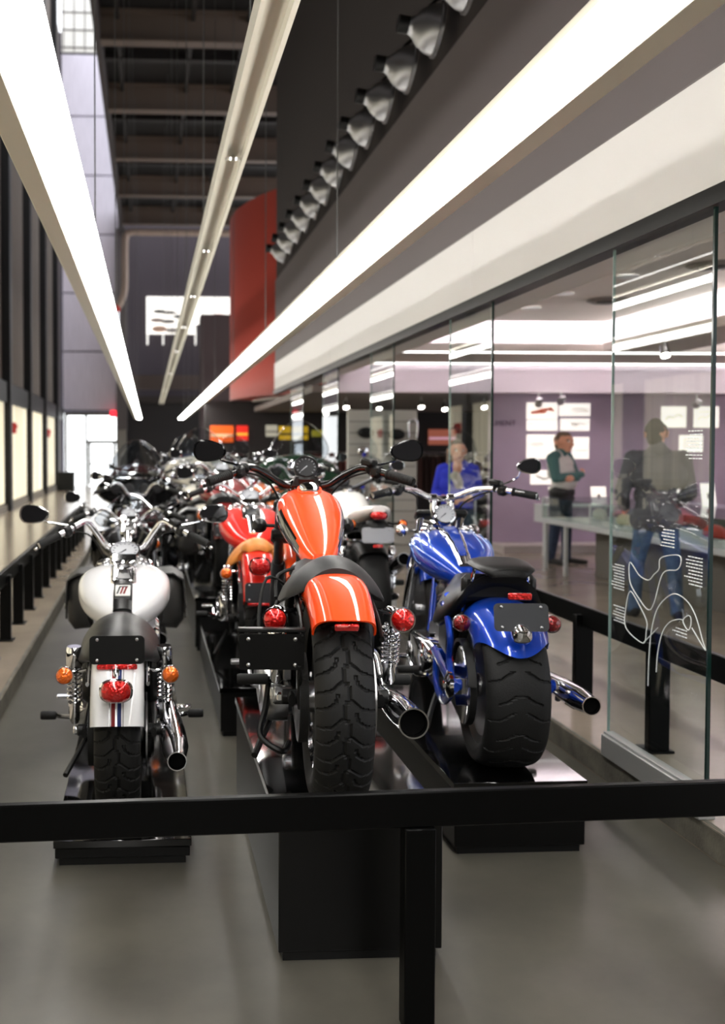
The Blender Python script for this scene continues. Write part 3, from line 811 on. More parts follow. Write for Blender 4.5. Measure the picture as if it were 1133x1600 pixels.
    # struts
    if g('struts', True):
        for s in (-1, 1):
            x = s * (fw / 2 + .012); zt = R + g('frho', .4) * .72
            m = MB(); m.tube(cr([(x, .34, R + .30), (x, .12, zt + .03), (x, -.10, zt - .01), (x, -.20, zt - .06)], 5), [.012] * 16, 8, sx=.6); m.build('fender_strut', g('strutm', brt), t)
    # ---- shocks
    if g('shock'):
        sx_, zt, zb_, yt, ybt = g('shock')
        for s in (-1, 1):
            a = Vector((s * sx_, yt, zt)); b_ = Vector((s * sx_, ybt, zb_)); d = b_ - a
            m = MB(); m.lathe([(.012, -.02), (.02, -.015), (.022, 0), (.027, .01), (.027, .035), (.020, .04), (.012, .05), (.012, d.length * .68), (.026, d.length * .69), (.026, d.length * .74), (.021, d.length * .75), (.021, d.length * .95), (.014, d.length)], a, d, 18)
            so = m.build('shock_absorber', g('shockm', CHROME), t)
            m = MB(); spring(m, a + d * (.04 / d.length + .04), a + d * .69, .0265, .0044, 8, 14 if hero else 8); m.build('spring', g('springm', CHROME), so)
            if g('shockcap'):
                m = MB(); m.lathe([(.028, -.03), (.033, -.02), (.033, .05), (.029, .055)], a, d, 18); m.build('shock_cover', CHROME, so)
    # ---- seat(s)
    m = seat_mb(g('seat')); so = m.build('seat', g('seatm', LEATHER), t, 60)
    if g('seat2'):
        m = seat_mb(g('seat2')); m.build('passenger_seat', g('seatm', LEATHER), t, 60)
    # ---- tank
    rings = tank_mb(g('tank'), 40 if hero else 24, 6 if hero else 3)
    m = MB(); m.loft(rings)
    if g('tank_side'):
        # two tone: lower flanks in the second colour
        for i, f in enumerate(m.f):
            c = sum((Vector(m.v[k]) for k in f), Vector()) / len(f)
            if abs(c.x) > g('tank_side')(c.y) : m.mi[i] = 1
        tk = m.build('fuel_tank', [paint, g('side_paint')], t, 60)
    else: tk = m.build('fuel_tank', paint, t, 60)
    def tank_top(y, x=0.):
        best = None
        for r in rings:
            d = abs(r[0][1] - y)
            if best is None or d < best[0]: best = (d, r)
        r = best[1]; hi = -9
        for p in r:
            if abs(p[0] - x) < .03: hi = max(hi, p[2])
        return hi
    for cx, cy, cr_ in g('caps', ()):
        z = tank_top(cy, cx) - .001 + g('caplift', 0.)
        m = MB(); m.lathe([(cr_, 0), (cr_ * 1.02, .008), (cr_ * .95, .016), (cr_ * .6, .021), (.001, .022)], (cx, cy, z), (g('capn', 0) * (1 if cx > 0 else -1), -g('captilt', .12), 1), 26); c_ = m.build('fuel_cap', CHROME, tk)
        m = MB(); m.lathe([(cr_ * 1.25, -.006), (cr_ * 1.25, .001), (cr_ * 1.05, .004), (cr_ * 1.0, -.004)], (cx, cy, z), (g('capn', 0) * (1 if cx > 0 else -1), -g('captilt', .12), 1), 26); m.build('cap_ring', g('capring', CHROME), c_)
    # console strip along the tank top
    if g('console'):
        y0, y1, hw, rise, cm = g('console')
        rr = []
        for k in range(15):
            f = k / 14; y = y0 + (y1 - y0) * f
            z = tank_top(y) + rise * (.35 + .65 * math.sin(PI * min(1, f * .9 + .1)))
            hwk = hw * (.55 + .45 * f) if g('console_taper', True) else hw
            rr.append([(x * hwk, y, z + dz) for x, dz in ((-1, -.03), (-1, -.008), (-.8, 0), (-.3, .004), (.3, .004), (.8, 0), (1, -.008), (1, -.03))])
        con = MB().loft(rr).build('tank_console', cm, t, 50)
    if g('dash'):      # tank-top dash plate with outlined switch
        yd, zd, rd = g('dash')
        rot = Euler((.34, 0, 0)).to_matrix(); c_ = Vector((0, yd - .145, zd - .075))
        m = MB(); m.box(c_, (rd * 2.0, .27, .034), rot, .014); m.box(c_ + rot @ Vector((0, .10, .012)), (rd * 2.3, .10, .03), rot, .013); dsh = m.build('dash_plate', CHROME, t)
        m = MB(); m.box(c_ + rot @ Vector((0, -.03, .0165)), (rd * 1.35, .17, .008), rot, .003); m.build('dash_panel', DIALBLACK, dsh)
        m = MB(); m.lathe([(.024, 0), (.036, .002), (.036, .014), (.026, .016), (.024, .006)], c_ + rot @ Vector((0, .0, .018)), rot @ Vector((0, 0, 1)), 22); m.build('switch_ring', CHROME, dsh)
        m = MB(); m.lathe([(.022, 0), (.022, .012), (.001, .014)], c_ + rot @ Vector((0, .0, .018)), rot @ Vector((0, 0, 1)), 18); m.build('ignition_switch', DARKMETAL, dsh)
        for s in (-1, 1): MB().tube(cr([c_ + rot @ Vector((s * rd * .55, -.10, .022)), c_ + rot @ Vector((s * rd * .50, -.03, .022)), c_ + rot @ Vector((s * rd * .8, .05, .022))], 4), .004, 6).build('dash_trim', CHROME, dsh)
    # ---- speedometer
    if g('speedo'):
        px, py, pz, r, nrm, face, ring = g('speedo')
        m = MB(); m.lathe([(r * .5, -.06), (r * .85, -.05), (r, -.02), (r * 1.03, .0), (r * 1.03, .01), (r * .93, .013), (r * .90, .004)], (px, py, pz), nrm, 34); s_ = m.build('speedometer', ring, t)
        m = MB(); m.lathe([(r * .92, .002), (r * .92, .005), (.001, .005)], (px, py, pz), nrm, 34); f_ = m.build('dial', face, s_)
        n = Vector(nrm).normalized(); e1 = Vector((1, 0, 0)); e2 = n.cross(e1).normalized(); tickm = g('tickm', DIALWHITE)
        m = MB(); o = Vector((px, py, pz)) + n * .0062
        for k in range(13):
            a = math.radians(225 - 270 * k / 12)
            dd = e1 * math.cos(a) + e2 * math.sin(a)
            m.tube([o + dd * r * .68, o + dd * r * .82], r * .022, 4)
        m.build('dial_ticks', tickm, f_)
        m = MB(); dd = e1 * math.cos(math.radians(222)) + e2 * math.sin(math.radians(222)); m.tube([o - dd * r * .12, o + dd * r * .6], [r * .05, r * .02], 4); m.build('needle', tickm, f_)
    # ---- handlebar
    hb = g('bars')     # list of half points from centre to tip (x, y, z)
    barm = g('barm', CHROME)
    half = [Vector(p) for p in hb]
    L_ = [Vector((-p.x, p.y, p.z)) for p in half[::-1]]
    pts = cr(L_ + half, 6)
    MB().tube(pts, .0158, 12).build('handlebar', barm, t)
    m = MB()
    for s in (-1, 1):
        q = half[0]; m.tube(cr([(s * .045, q.y - .03, q.z - .10), (s * .045, q.y - .01, q.z - .05), (s * .045, q.y, q.z)], 3), [.02] * 7, 10); m.rcyl((s * .025, q.y, q.z), (s * .065, q.y, q.z), .024, 14)
    m.build('riser', g('riserm', barm), t)
    for s in (-1, 1):
        a = Vector((s * half[-2].x, half[-2].y, half[-2].z)); b_ = Vector((s * half[-1].x, half[-1].y, half[-1].z)); d = (b_ - a); dn = d.normalized(); Lg = .128
        m = MB(); r = .0195; prof = [(.012, 0), (r * 1.18, .002), (r * 1.18, .008), (r, .010)]
        for k in range(10):
            h0 = .014 + k * .0105; prof += [(r, h0), (r, h0 + .007), (r * .93, h0 + .0078), (r * .93, h0 + .0098)]
        prof += [(r, Lg - .006), (r * .8, Lg), (.002, Lg)]
        m.lathe(prof, b_ - dn * Lg, dn, 18); m.build('grip', GRIPRUB, t)
        # switch housing, clutch / brake lever and perch
        h0 = b_ - dn * (Lg + .055)
        ang = math.atan2(dn.z, dn.x * s)
        yaw_ = math.atan2(dn.y, dn.x)
        rot = dn.to_track_quat('X', 'Z').to_matrix()
        m = MB(); m.box(h0 + Vector((0, 0, -.004)), (.05, .05, .052), rot, .012); m.box(h0 - dn * .035 + Vector((0, .01, .004)), (.026, .045, .042), rot, .01); sw = m.build('switch_housing', blk, t)
        m = MB(); m.rcyl(h0 + Vector((0, -.026, .008)), h0 + Vector((0, -.034, .008)), .007, 8); m.box(h0 + Vector((-s * .008, -.028, -.012)), (.014, .008, .01), rot, .003); m.build('switch_button', GRIPRUB, sw)
        if s > 0 or g('two_res'):
            m = MB(); m.box(h0 + Vector((-s * .03, .02, .036)), (.062, .05, .03), rot, .008); m.build('brake_reservoir', blk, t)
        lp = [h0 + Vector((-s * .03, .045, -.006)), h0 + dn * .02 + Vector((0, .062, -.006)), b_ - dn * .07 + Vector((0, .075, -.008)), b_ + dn * .022 + Vector((0, .055, -.012))]
        m = MB(); m.tube(cr(lp, 5), [.009] * 12 + [.007] * 4, 8, sx=.55); m.ell(lp[-1], .009, seg=10, rings=6); m.build('lever', g('leverm', CHROME), t)
        # cable from the perch down towards the headstock
        m = MB(); m.tube(cr([lp[0], lp[0] + Vector((-s * .08, .05, -.03)), Vector((s * .11, half[0].y + .09, half[0].z - .06)), Vector((s * .05, half[0].y + .08, half[0].z - .25))], 6), .0048, 6); m.build('cable', g('cablem', GRIPRUB), t)
        if g('mirror'):
            mx_, my_, mz_, mw_, mh_, mt_ = g('mirror')
            if g('mirror_sides', (-1, 1)).__contains__(s):
                bar_mirror(t, s, (s * mx_ + g('mir_dx', 0), my_, mz_), h0 - dn * .01 + Vector((0, .01, .02)), mw_, mh_, mt_, g('mirm', CHROME))
    # ---- fork, headlight, front wheel
    fx = g('fork_x', .105); top = Vector((0, half[0].y + .03, half[0].z - .09)); axf = Vector((0, wb, Rf))
    for s in (-1, 1):
        m = MB(); o = Vector((s * fx, 0, 0)); k = top.lerp(axf, .5)
        m.cyl(top + o, k + o, .021, 14); m.lathe([(.028, 0), (.031, .01), (.031, (axf - k).length * .9), (.024, (axf - k).length)], k + o, axf - k, 14); m.build('fork_leg', g('forkm', CHROME), t)
    m = MB(); m.box(top + Vector((0, 0, -.0)), (fx * 2 + .06, .09, .035), (-.45, 0, 0), .012); q = top.lerp(axf, .26); m.box(q, (fx * 2 + .07, .10, .045), (-.45, 0, 0), .012); m.build('triple_clamp', g('clampm', blk), t)
    hl = top + Vector((0, .14, -.10)); hr = g('hl_r', .088)
    m = MB(); m.lathe([(.012, -.13), (hr * .55, -.115), (hr * .88, -.07), (hr, .0), (hr * 1.05, .012), (hr * .95, .02)], hl, (0, 1, -.06), 28); h_ = m.build('headlight', g('hlm', CHROME), t)
    m = MB(); m.lathe([(hr * .96, .012), (hr * .7, .028), (.001, .036)], hl, (0, 1, -.06), 28); m.build('headlight_lens', CLEARLENS, h_)
    if g('front_signals', True):
        for s in (-1, 1):
            q = top + Vector((s * .19, .10, -.09)); m = MB(); m.lathe([(.012, -.05), (.03, -.03), (.034, 0), (.03, .012), (.001, .02)], q, (0, 1, 0), 16); fs = m.build('front_signal', g('fsm', CHROME), t)
            MB().tube([q, top + Vector((s * .08, .07, -.09))], .008, 8).build('signal_arm', g('fsm', CHROME), fs)
    tire_mb(Rf, wf, Rf - .085, axf, None, seg=56, across=14).build('front_tire', RUBBER, t, 55)
    m = MB(); rif = Rf - .085; m.lathe([(rif - .022, -.035), (rif + .003, -.042), (rif - .012, -.02), (rif - .012, .02), (rif + .003, .042), (rif - .022, .035), (rif - .022, -.035)], axf, (1, 0, 0), 40); m.lathe([(.02, -.07), (.035, -.06), (.03, 0), (.035, .06), (.02, .07)], axf, (1, 0, 0), 18)
    for k in range(9):
        a = 2 * PI * k / 9; m.tube([axf + Vector((0, .03 * math.cos(a), .03 * math.sin(a))), axf + Vector((0, rif * math.cos(a), rif * math.sin(a)))], .011, 6)
    m.build('front_wheel', g('rimm', brt), t)
    fender_mb(axf, wf + .05, .07, -.95, .95, Rf + .035, n=2.8, nx=14, na=16).build('front_fender', paint, t, 50)
    # ---- frame
    m = MB(); hs = top.lerp(axf, .14) + Vector((0, -.05, -.02))
    m.tube([hs + Vector((0, .02, .05)), hs + Vector((0, .08, -.16))], .033, 14)
    m.tube(cr([hs, (0, .75, .62), (0, .45, .56), (0, .38, .52)], 5), .022, 10)
    for s in (-1, 1):
        m.tube(cr([hs + Vector((0, .05, -.1)), (s * .09, wb - .62, .26), (s * .12, wb - .72, .17), (s * .13, .55, .16), (s * .13, .40, .22), (s * .125, .38, .48), (s * (fw / 2 + .01), .30, R + .32)], 5), .0165, 10)
    m.build('frame', g('framem', blk), t)
    # ---- engine
    ey, ez = g('ey', .62) + .06, g('ez', .22)
    ex = g('eng_w', 1.)
    m = MB(); m.loft([[(x, ey + y * 1.0, ez + .08 + z) for y, z in ((-.24, -.1), (-.26, .05), (-.18, .13), (.0, .17), (.14, .13), (.22, .02), (.20, -.1), (.1, -.14), (-.15, -.14))] for x in (-.12, -.10, .10, .12)]); eng = m.build('engine', g('casem', CAST), t)
    for k, an in enumerate((-22.5, 22.5)):
        d = Vector((0, math.sin(math.radians(an)), math.cos(math.radians(an)))); p = Vector((0, ey + .02 + .06 * (1 if an > 0 else -1), ez + .19))
        cylinder_barrel(p, d, .088, .17, 9).build('cylinder', g('cylm', CAST), eng)
        m = MB(); rot = Euler((-math.radians(an), 0, 0)).to_matrix()
        m.box(p + d * .20, (.16, .15, .075), rot, .02); m.build('cylinder_head', g('cylm', CAST), eng)
        m = MB(); m.box(p + d * .252, (.175, .13, .05), rot, .022); m.build('rocker_cover', g('rockm', CHROME), eng)
        m = MB(); m.cyl(p + Vector((.10, 0, 0)) - d * .02, p + d * .2 + Vector((.08, 0, 0)), .011, 8); m.cyl(p + Vector((.10, .03, 0)) - d * .02, p + d * .2 + Vector((.08, .03, 0)), .011, 8); m.build('pushrod_tube', CHROME, eng)
    # primary cover (left)
    def stadium(yA, rA, yB, rB, z0, z1, x0, x1, bulge=.02, n=14):
        ring = []
        for k in range(n + 1): a = PI / 2 + PI * k / n; ring.append((yA + rA * math.cos(a), z0 + rA * math.sin(a)))
        for k in range(n + 1): a = -PI / 2 + PI * k / n; ring.append((yB + rB * math.cos(a), z1 + rB * math.sin(a)))
        cy = (yA + yB) / 2; cz = (z0 + z1) / 2
        f = lambda q, e, x: (x, cy + (q[0] - cy) * e, cz + (q[1] - cz) * e)
        return [[f(q, 1, x0) for q in ring], [f(q, 1.0, x0 + (x1 - x0) * .5) for q in ring], [f(q, .97, x0 + (x1 - x0) * .8) for q in ring], [f(q, .86, x1) for q in ring], [f(q, .5, x1 + (x1 - x0) * .06) for q in ring]]
    m = MB(); m.loft(stadium(ey - .18, g('prim_r', .085), ey + .16, .105, ez + .10 + g('prim_dz', 0.), ez + .06 + g('prim_dz', 0.) * .5, -.12, -.215)); pc = m.build('primary_cover', g('primm', CHROME), t, 50)
    m = MB(); m.lathe([(.05, 0), (.055, .006), (.04, .012), (.001, .014)], (-.215, ey + .16, ez + .06 + g('prim_dz', 0.) * .5), (-1, 0, 0), 24); m.build('inspection_cover', g('primm', CHROME), pc)
    m = MB(); m.lathe([(.035, 0), (.038, .006), (.001, .01)], (-.215, ey - .18, ez + .1 + g('prim_dz', 0.)), (-1, 0, 0), 20); m.build('inspection_cover', g('primm', CHROME), pc)
    # cam cover + air cleaner (right)
    m = MB(); m.loft(stadium(ey - .08, .10, ey + .06, .11, ez + .08, ez + .07, .12, .175)); m.build('cam_cover', g('camm', CHROME), t, 50)
    m = MB(); m.lathe([(.085, 0), (.095, .01), (.095, .05), (.08, .065), (.001, .07)], (.10, ey + .02, ez + .36), (1, 0, 0), 28); m.build('air_cleaner', g('airm', CHROME), t)
    # ---- exhaust
    for k, (path, rad, tipm) in enumerate(g('exhaust', ())):
        pts = cr(path, 6); n = len(pts)
        MB().tube(pts, .021, 12).build('exhaust_pipe', CHROME, t)
    for k, (p0, p1, r0, r1, r2) in enumerate(g('mufflers', ())):
        p0 = Vector(p0); p1 = Vector(p1); d = p1 - p0; L = d.length
        m = MB(); m.lathe([(.02, -.03), (r0 * .9, 0), (r0, .03), (r1, L * .55), (r1, L * .80), (r1 * .98, L * .82), (r2, L - .012), (r2 * 1.02, L), (r2 * .92, L), (r2 * .86, L - .01), (r2 * .84, L - .12), (.001, L - .12)], p0, d, 30)
        mf = m.build('muffler', CHROME, t)
        m = MB(); m.lathe([(r2 * .83, L - .02), (r2 * .83, L - .115), (.002, L - .117), (.002, L - .119), (r2 * .84, L - .119)], p0, d, 24); m.build('muffler_bore', mat('muffler_black', (.002, .002, .002), .9, 0, .05), mf)
        m = MB(); q = p0 + d * .42; m.box(q + Vector((-.035, 0, .0)), (.05, .05, .03), None, .006); m.rcyl(q + Vector((0, 0, -r1 - .02)), q + Vector((0, 0, -r1 + .01)), .012, 8); m.build('muffler_bracket', DARKMETAL, mf)
    # ---- foot controls
    for s in (-1, 1):
        pg = g('peg')
        if pg:
            x0, x1, y, z = pg
            m = MB(); m.lathe([(.008, 0), (.017, .003), (.019, .01), (.019, x1 - x0 - .008), (.016, x1 - x0)], (s * x0, y, z), (s, 0, 0), 14); p_ = m.build('footpeg', g('pegm', GRIPRUB), t)
            m = MB(); m.tube(cr([(s * .11, y + .03, z - .02), (s * (x0 - .04), y + .01, z - .01), (s * x0, y, z)], 4), .011, 8); m.build('peg_bracket', g('pegbm', CHROME), p_)
    m = MB(); m.tube(cr([(-.20, .52, .24), (-.24, .62, .22), (-.25, .78, .27)], 4), .008, 8); m.rcyl((-.25, .78, .27), (-.32, .78, .27), .012, 10); m.build('shift_lever', brt, t)
    m = MB(); m.tube(cr([(-.16, .5, .16), (-.20, .42, .10), (-.24, .30, .05)], 4), .012, 8); m.build('side_stand', blk, t)
    # oil tank / side covers / battery
    for s in (-1, 1): MB().box((s * .13, .36, .46), (.07, .22, .20), (0.1, 0, 0), .03).build('side_cover', g('sidem', blk), t)
    return t

def tail_light(t, c, w, h, d, lensm, bodym, n=2.6):
    N = 26
    ring = [(w / 2 * sup(math.cos(2 * PI * k / N), n), h / 2 * sup(math.sin(2 * PI * k / N), n)) for k in range(N)]
    P = lambda q, e, y: (c[0] + q[0] * e, c[1] + y, c[2] + q[1] * e)
    b = MB().loft([[P(q, .7, d * 1.2) for q in ring], [P(q, 1.12, .2 * d) for q in ring], [P(q, 1.14, -.0) for q in ring], [P(q, 1.02, -.004) for q in ring]]).build('tail_light', bodym, t, 50)
    MB().loft([[P(q, 1.0, .0) for q in ring], [P(q, 1.0, -.3 * d) for q in ring], [P(q, .92, -.62 * d) for q in ring], [P(q, .7, -.85 * d) for q in ring], [P(q, .3, -.95 * d) for q in ring]]).build('tail_lens', lensm, b, 60)
    return b
def windshield(t, y, z0, h, w, lean=.35, m=None):
    rings = []
    for i in range(9):
        f = i / 8; hw = w / 2 * (math.cos((f - .35) * 1.35) if f > .35 else .80 + .20 * f / .35)
        row = []
        for k in range(13):
            u = -1 + 2 * k / 12
            row.append((hw * u, y - lean * h * f - .12 * u * u, z0 + h * f - .10 * f * u * u))
        rings.append(row)
    fr = []
    b = MB()
    full = []
    for row in rings: full.append(row + [(x, yy + .004, zz) for x, yy, zz in row[::-1]])
    b.loft(full); o = b.build('windshield', m or SHIELD, t, 60)
    edge = [r[0] for r in rings] + rings[-1][1:-1] + [r[-1] for r in rings[::-1]]
    MB().tube(edge, .0035, 6).build('windshield_edge', CHROME, o)
    MB().tube([(-w * .38, y - .03, z0 + .05), (w * .38, y - .03, z0 + .05)], .012, 8).build('windshield_bracket', CHROME, o)
def saddlebags(t, x, y, z, m):
    for s in (-1, 1):
        rings = []
        for k in range(9):
            f = -1 + 2 * k / 8; yy = y + .19 * f; e = (1 - abs(f) ** 4) ** .35
            rings.append([(s * (x + q[0] * (.55 + .45 * e)), yy, z + q[1] * (.7 + .3 * e)) for q in ((-.055, -.21), (.06, -.22), (.105, -.16), (.105, .05), (.09, .12), (.03, .15), (-.055, .15))])
        b = MB().loft(rings).build('saddlebag', m, t, 50)
        rings = []
        for k in range(7):
            f = -1 + 2 * k / 6
            rings.append([(s * (x + q[0]), y + .195 * f, z + q[1]) for q in ((-.06, .155), (.035, .160), (.107, .115), (.117, -.03), (.109, -.03), (.099, .11), (.03, .15), (-.06, .148))])
        MB().loft(rings).build('bag_lid', m, b, 50)
        for yy in (-.09, .09):
            MB().box((s * (x + .114), y + yy, z - .05), (.012, .03, .20), None, .003).build('bag_strap', m, b)
            MB().box((s * (x + .122), y + yy, z - .07), (.008, .036, .036), None, .004).build('buckle', CHROME, b)
def paint(name, c, flake=False):
    return mat(name, c, .45 if not flake else .30, .0 if not flake else .25, .15, 1.0)
ORANGE = paint('orange_paint', rgb(255, 74, 10))
WHITE = paint('white_paint', rgb(226, 226, 228))
BLUE = paint('blue_paint', (.004, .045, .40), True)
REDP = paint('red_paint', rgb(216, 26, 12))
STRIPE_R = mat('stripe_red', rgb(120, 20, 24), .5, spec=.2); STRIPE_B = mat('stripe_blue', rgb(24, 40, 96), .5, spec=.2); STRIPE_K = mat('stripe_black', (.012, .012, .012), .3, coat=1.)

# ---------------------------------------------------------------- orange, foreground
P = dict(hero=True, paint=ORANGE, bright=STEEL, R=.33, w=.172, Ri=.212, tread=20, wb=1.52, Rf=.34, wf=.10, ey=.58, ez=.20,
    rimm=CHROME, hubm=STEEL, spokes=13, fw=.205, fd=.085, fa0=-.75, fa1=.80, frho=.386, fgrow=.06, fn=2.9, flip=.03, ftap=.10,
    shock=(.178, .59, .36, .02, .06), shockm=CHROME, springm=CHROME, strutm=BLACKSATIN,
    seat=[(-.03, .735, .10, .055, .03), (.03, .757, .150, .10, .045), (.10, .762, .168, .125, .05), (.22, .735, .165, .10, .06), (.38, .70, .13, .05, .06), (.50, .715, .09, .02, .045)],
    seatm=mat('grey_black_vinyl', (.022, .022, .023), .5, 0, .35, bump=(240, .1)),
    tank=[(.47, .70, .035, .025, .03, 2.3), (.52, .715, .062, .04, .05, 2.4), (.64, .758, .095, .06, .07, 2.4), (.80, .80, .124, .085, .09, 2.3), (.95, .832, .134, .098, .10, 2.3), (1.07, .848, .124, .09, .09, 2.3), (1.14, .85, .09, .07, .07, 2.2), (1.17, .85, .03, .03, .03, 2)],
    tank_side=lambda y: min(.1255, .060 + .158 * (y - .48)), side_paint=BLACKGLOSS, caps=((0, .955, .040),), capn=0, captilt=.42, caplift=.008, capring=ORANGE,
    speedo=(0, 1.13, 1.022, .050, (0, -.88, .46), DIALBLACK, BLACKSATIN),
    bars=[(.03, 1.15, .945), (.10, 1.14, .952), (.17, 1.12, .995), (.235, 1.09, 1.022), (.30, 1.01, 1.004), (.41, .90, .968)], barm=BLACKGLOSS,
    leverm=BLACKSATIN, mirror=(.405, 1.03, 1.092, .135, .088, .06), mirm=BLACKGLOSS, forkm=DARKMETAL, hlm=BLACKGLOSS, fsm=BLACKSATIN,
    rockm=DARKMETAL, cylm=DARKMETAL, casem=DARKMETAL, primm=mat('bright_brushed', (.62, .62, .63), .34, 1.), prim_dz=-.075, prim_r=.095, airm=BLACKSATIN, two_res=False,
    exhaust=[([(.10, .72, .42), (.18, .74, .34), (.20, .60, .26), (.20, .35, .26)], .02, None), ([(.10, .50, .42), (.19, .48, .36), (.20, .38, .30), (.20, .30, .28)], .02, None)],
    mufflers=[((.195, .36, .265), (.208, -.20, .302), .030, .044, .044), ((.235, .30, .37), (.25, -.02, .40), .026, .036, .036)],
    peg=(.19, .30, .36, .30), pegbm=BLACKSATIN)
P['mufflers'] = P['mufflers'][:1]
ob = make_bike('motorcycle', 'bright orange motorcycle with black handlebars on the tall centre plinth', (.578, 3.05, .446), math.radians(-4.4), P)
for s in (-1, 1): signal(ob, (s * .192, -.10, .588), REDLENS, BLACKGLOSS if s < 0 else CHROME, .036, [(s * .15, -.02, .60), (s * .11, .02, .60)])
plate(ob, (-.205, -.19, .508), .190, .106, PLATEBLACK, .05, True, .006)
MB().tube(cr([(-.11, -.02, .30), (-.12, -.12, .40), (-.125, -.185, .47)], 5), .008, 8).build('plate_bracket', BLACKSATIN, ob)
m = MB(); m.box((-.205, -.18, .572), (.20, .03, .012), None, .003); m.build('plate_light', BLACKSATIN, ob)
m = MB(); m.box((0, -.298, .600), (.068, .012, .020), (.3, 0, 0), .003); m.build('reflector', REDLENS, ob)
m = MB()
for k in range(9): m.box((-.026 + k * .0035, -.3052, .6045), (.0024, .001, .004))
m.build('reflector_lettering', mat('lens_print', (.8, .25, .22), .4), ob, None)
m = MB(); m.lathe([(.007, 0), (.007, .004), (.001, .006)], (0, -.10, .703), (0, -.3, 1), 12); m.lathe([(.009, 0), (.009, .004), (.001, .007)], (0, .005, .723), (0, 0, 1), 12); m.build('fender_bolt', CHROME, ob)
m = MB(); m.box((0, 1.13, .972), (.085, .07, .045), (.3, 0, 0), .012); m.loft([[(x, 1.10, z) for x, z in ((-.06, .945), (.06, .945), (.045, .985), (-.045, .985))], [(x, 1.17, z) for x, z in ((-.06, .945), (.06, .945), (.045, .985), (-.045, .985))]]); m.build('speedometer_bracket', BLACKSATIN, ob)
m = MB(); m.tube(cr([(-.17, .18, .60), (-.20, .05, .52), (-.15, -.05, .46)], 5), .007, 6); m.tube(cr([(-.12, .38, .62), (-.2, .3, .66), (-.23, .20, .52), (-.20, .12, .42)], 5), .006, 6); m.tube(cr([(-.10, .42, .68), (-.16, .36, .66), (-.17, .26, .60)], 5), .006, 6); m.build('wiring', GRIPRUB, ob)
m = MB(); m.tube(cr([(-.185, .40, .30), (-.20, .36, .20), (-.22, .30, .12), (-.15, .25, .08), (-.12, .32, .09)], 5), .011, 8); m.build('side_stand_spring', BLACKSATIN, ob)
m = MB(); m.box((-.14, .16, .40), (.04, .12, .10), None, .01); m.rcyl((-.13, .02, .33), (-.19, .02, .33), .03, 16); m.box((-.15, .06, .45), (.03, .06, .04), None, .006); m.build('axle_adjuster', STEEL, ob)

# ---------------------------------------------------------------- white, left
P = dict(hero=True, paint=WHITE, R=.33, w=.174, Ri=.212, tread=20, wb=1.60, Rf=.34, wf=.11, ey=.62, ez=.20, rimm=STEEL, spokes=11,
    fw=.205, fd=.13, fa0=-.7, fa1=1.27, frho=.402, fn=4.2, ftap=.02, flip=.0,
    fstripe=[(-.026, -.0235, STRIPE_K), (-.018, -.004, STRIPE_R), (.004, .018, STRIPE_B), (.0235, .026, STRIPE_K)],
    shock=(.180, .63, .345, .03, .05), shockcap=True,
    seat=[(-.225, .690, .09, .03, .02), (-.17, .722, .125, .05, .05), (-.08, .745, .150, .075, .08), (.02, .755, .165, .10, .10), (.14, .763, .172, .115, .11), (.30, .752, .165, .09, .11), (.45, .72, .12, .045, .08), (.56, .715, .075, .02, .05), (.62, .725, .06, .012, .03)],
    tank=[(.50, .695, .06, .03, .05, 2.2), (.58, .715, .13, .055, .09, 2.3), (.72, .742, .195, .085, .12, 2.5), (.88, .764, .223, .102, .13, 2.6), (1.02, .778, .212, .10, .12, 2.5), (1.13, .785, .145, .08, .09, 2.3), (1.18, .785, .05, .03, .04, 2)],
    caps=((-.105, 1.03, .034), (.105, 1.03, .034)), capn=.25, console=(.50, .84, .043, .010, BLACKSATIN), console_taper=False,
    dash=(.97, .935, .06), speedo=(0, .99, .940, .074, (0, -.50, .87), DIALWHITE, CHROME), tickm=DIALBLACK,
    bars=[(.03, 1.10, .945), (.09, 1.09, .955), (.15, 1.06, 1.035), (.195, 1.02, 1.085), (.265, .93, 1.055), (.405, .80, .988)],
    mirror=(.437, .92, 1.13, .142, .090, .05), mirm=CHROME,
    exhaust=[([(.10, .76, .42), (.19, .78, .34), (.21, .62, .27), (.21, .35, .28)], .02, None)],
    mufflers=[((.205, .38, .33), (.222, -.30, .292), .034, .052, .036)], peg=(.29, .36, .45, .27), primm=CHROME)
wbk = make_bike('motorcycle', 'white cruiser motorcycle with red and blue stripes on the low left plinth', (-.118, 3.95, .098), 0, P)
for s in (-1, 1): signal(wbk, (s * .200, -.20, .594), AMBERLENS, CHROME, .033, [(s * .15, -.15, .598), (s * .11, -.12, .60)])
plate(wbk, (0, -.262, .702), .205, .105, PLATEBLACK, -.12)
MB().box((0, -.268, .640), (.150, .014, .020), None, .004).build('reflector', REDLENS, wbk)
tail_light(wbk, (0, -.385, .578), .108, .078, .04, REDLENS, CHROME)
m = MB(); m.lathe([(.012, 0), (.012, .02), (.001, .024)], (0, -.36, .632), (0, -.5, .8), 10); m.build('light_bolt', CHROME, wbk)
BR = Euler((.78, 0, 0)).to_matrix(); BC = Vector((0, .585, .802))
MB().box(BC - BR @ Vector((0, 0, .012)), (.084, .10, .018), BR, .006).build('console_end', BLACKSATIN, wbk)
bd_o = MB().box(BC, (.070, .064, .006), BR, .003).build('tank_badge', mat('badge_white', (.72, .72, .70), .35), wbk)
for k in range(3):
    mm = MB(); mm.loft([[BC + BR @ Vector((-.019 + k * .015 + sx * .0042 + sh, yy, .003 + dz)) for sx in (-1, 1) for dz in ((0, .002) if sx < 0 else (.002, 0))] for yy, sh in ((-.020, -.006), (.018, .006))])
    mm.build('badge_bar', (STRIPE_K, STRIPE_R, STRIPE_R)[k], bd_o)
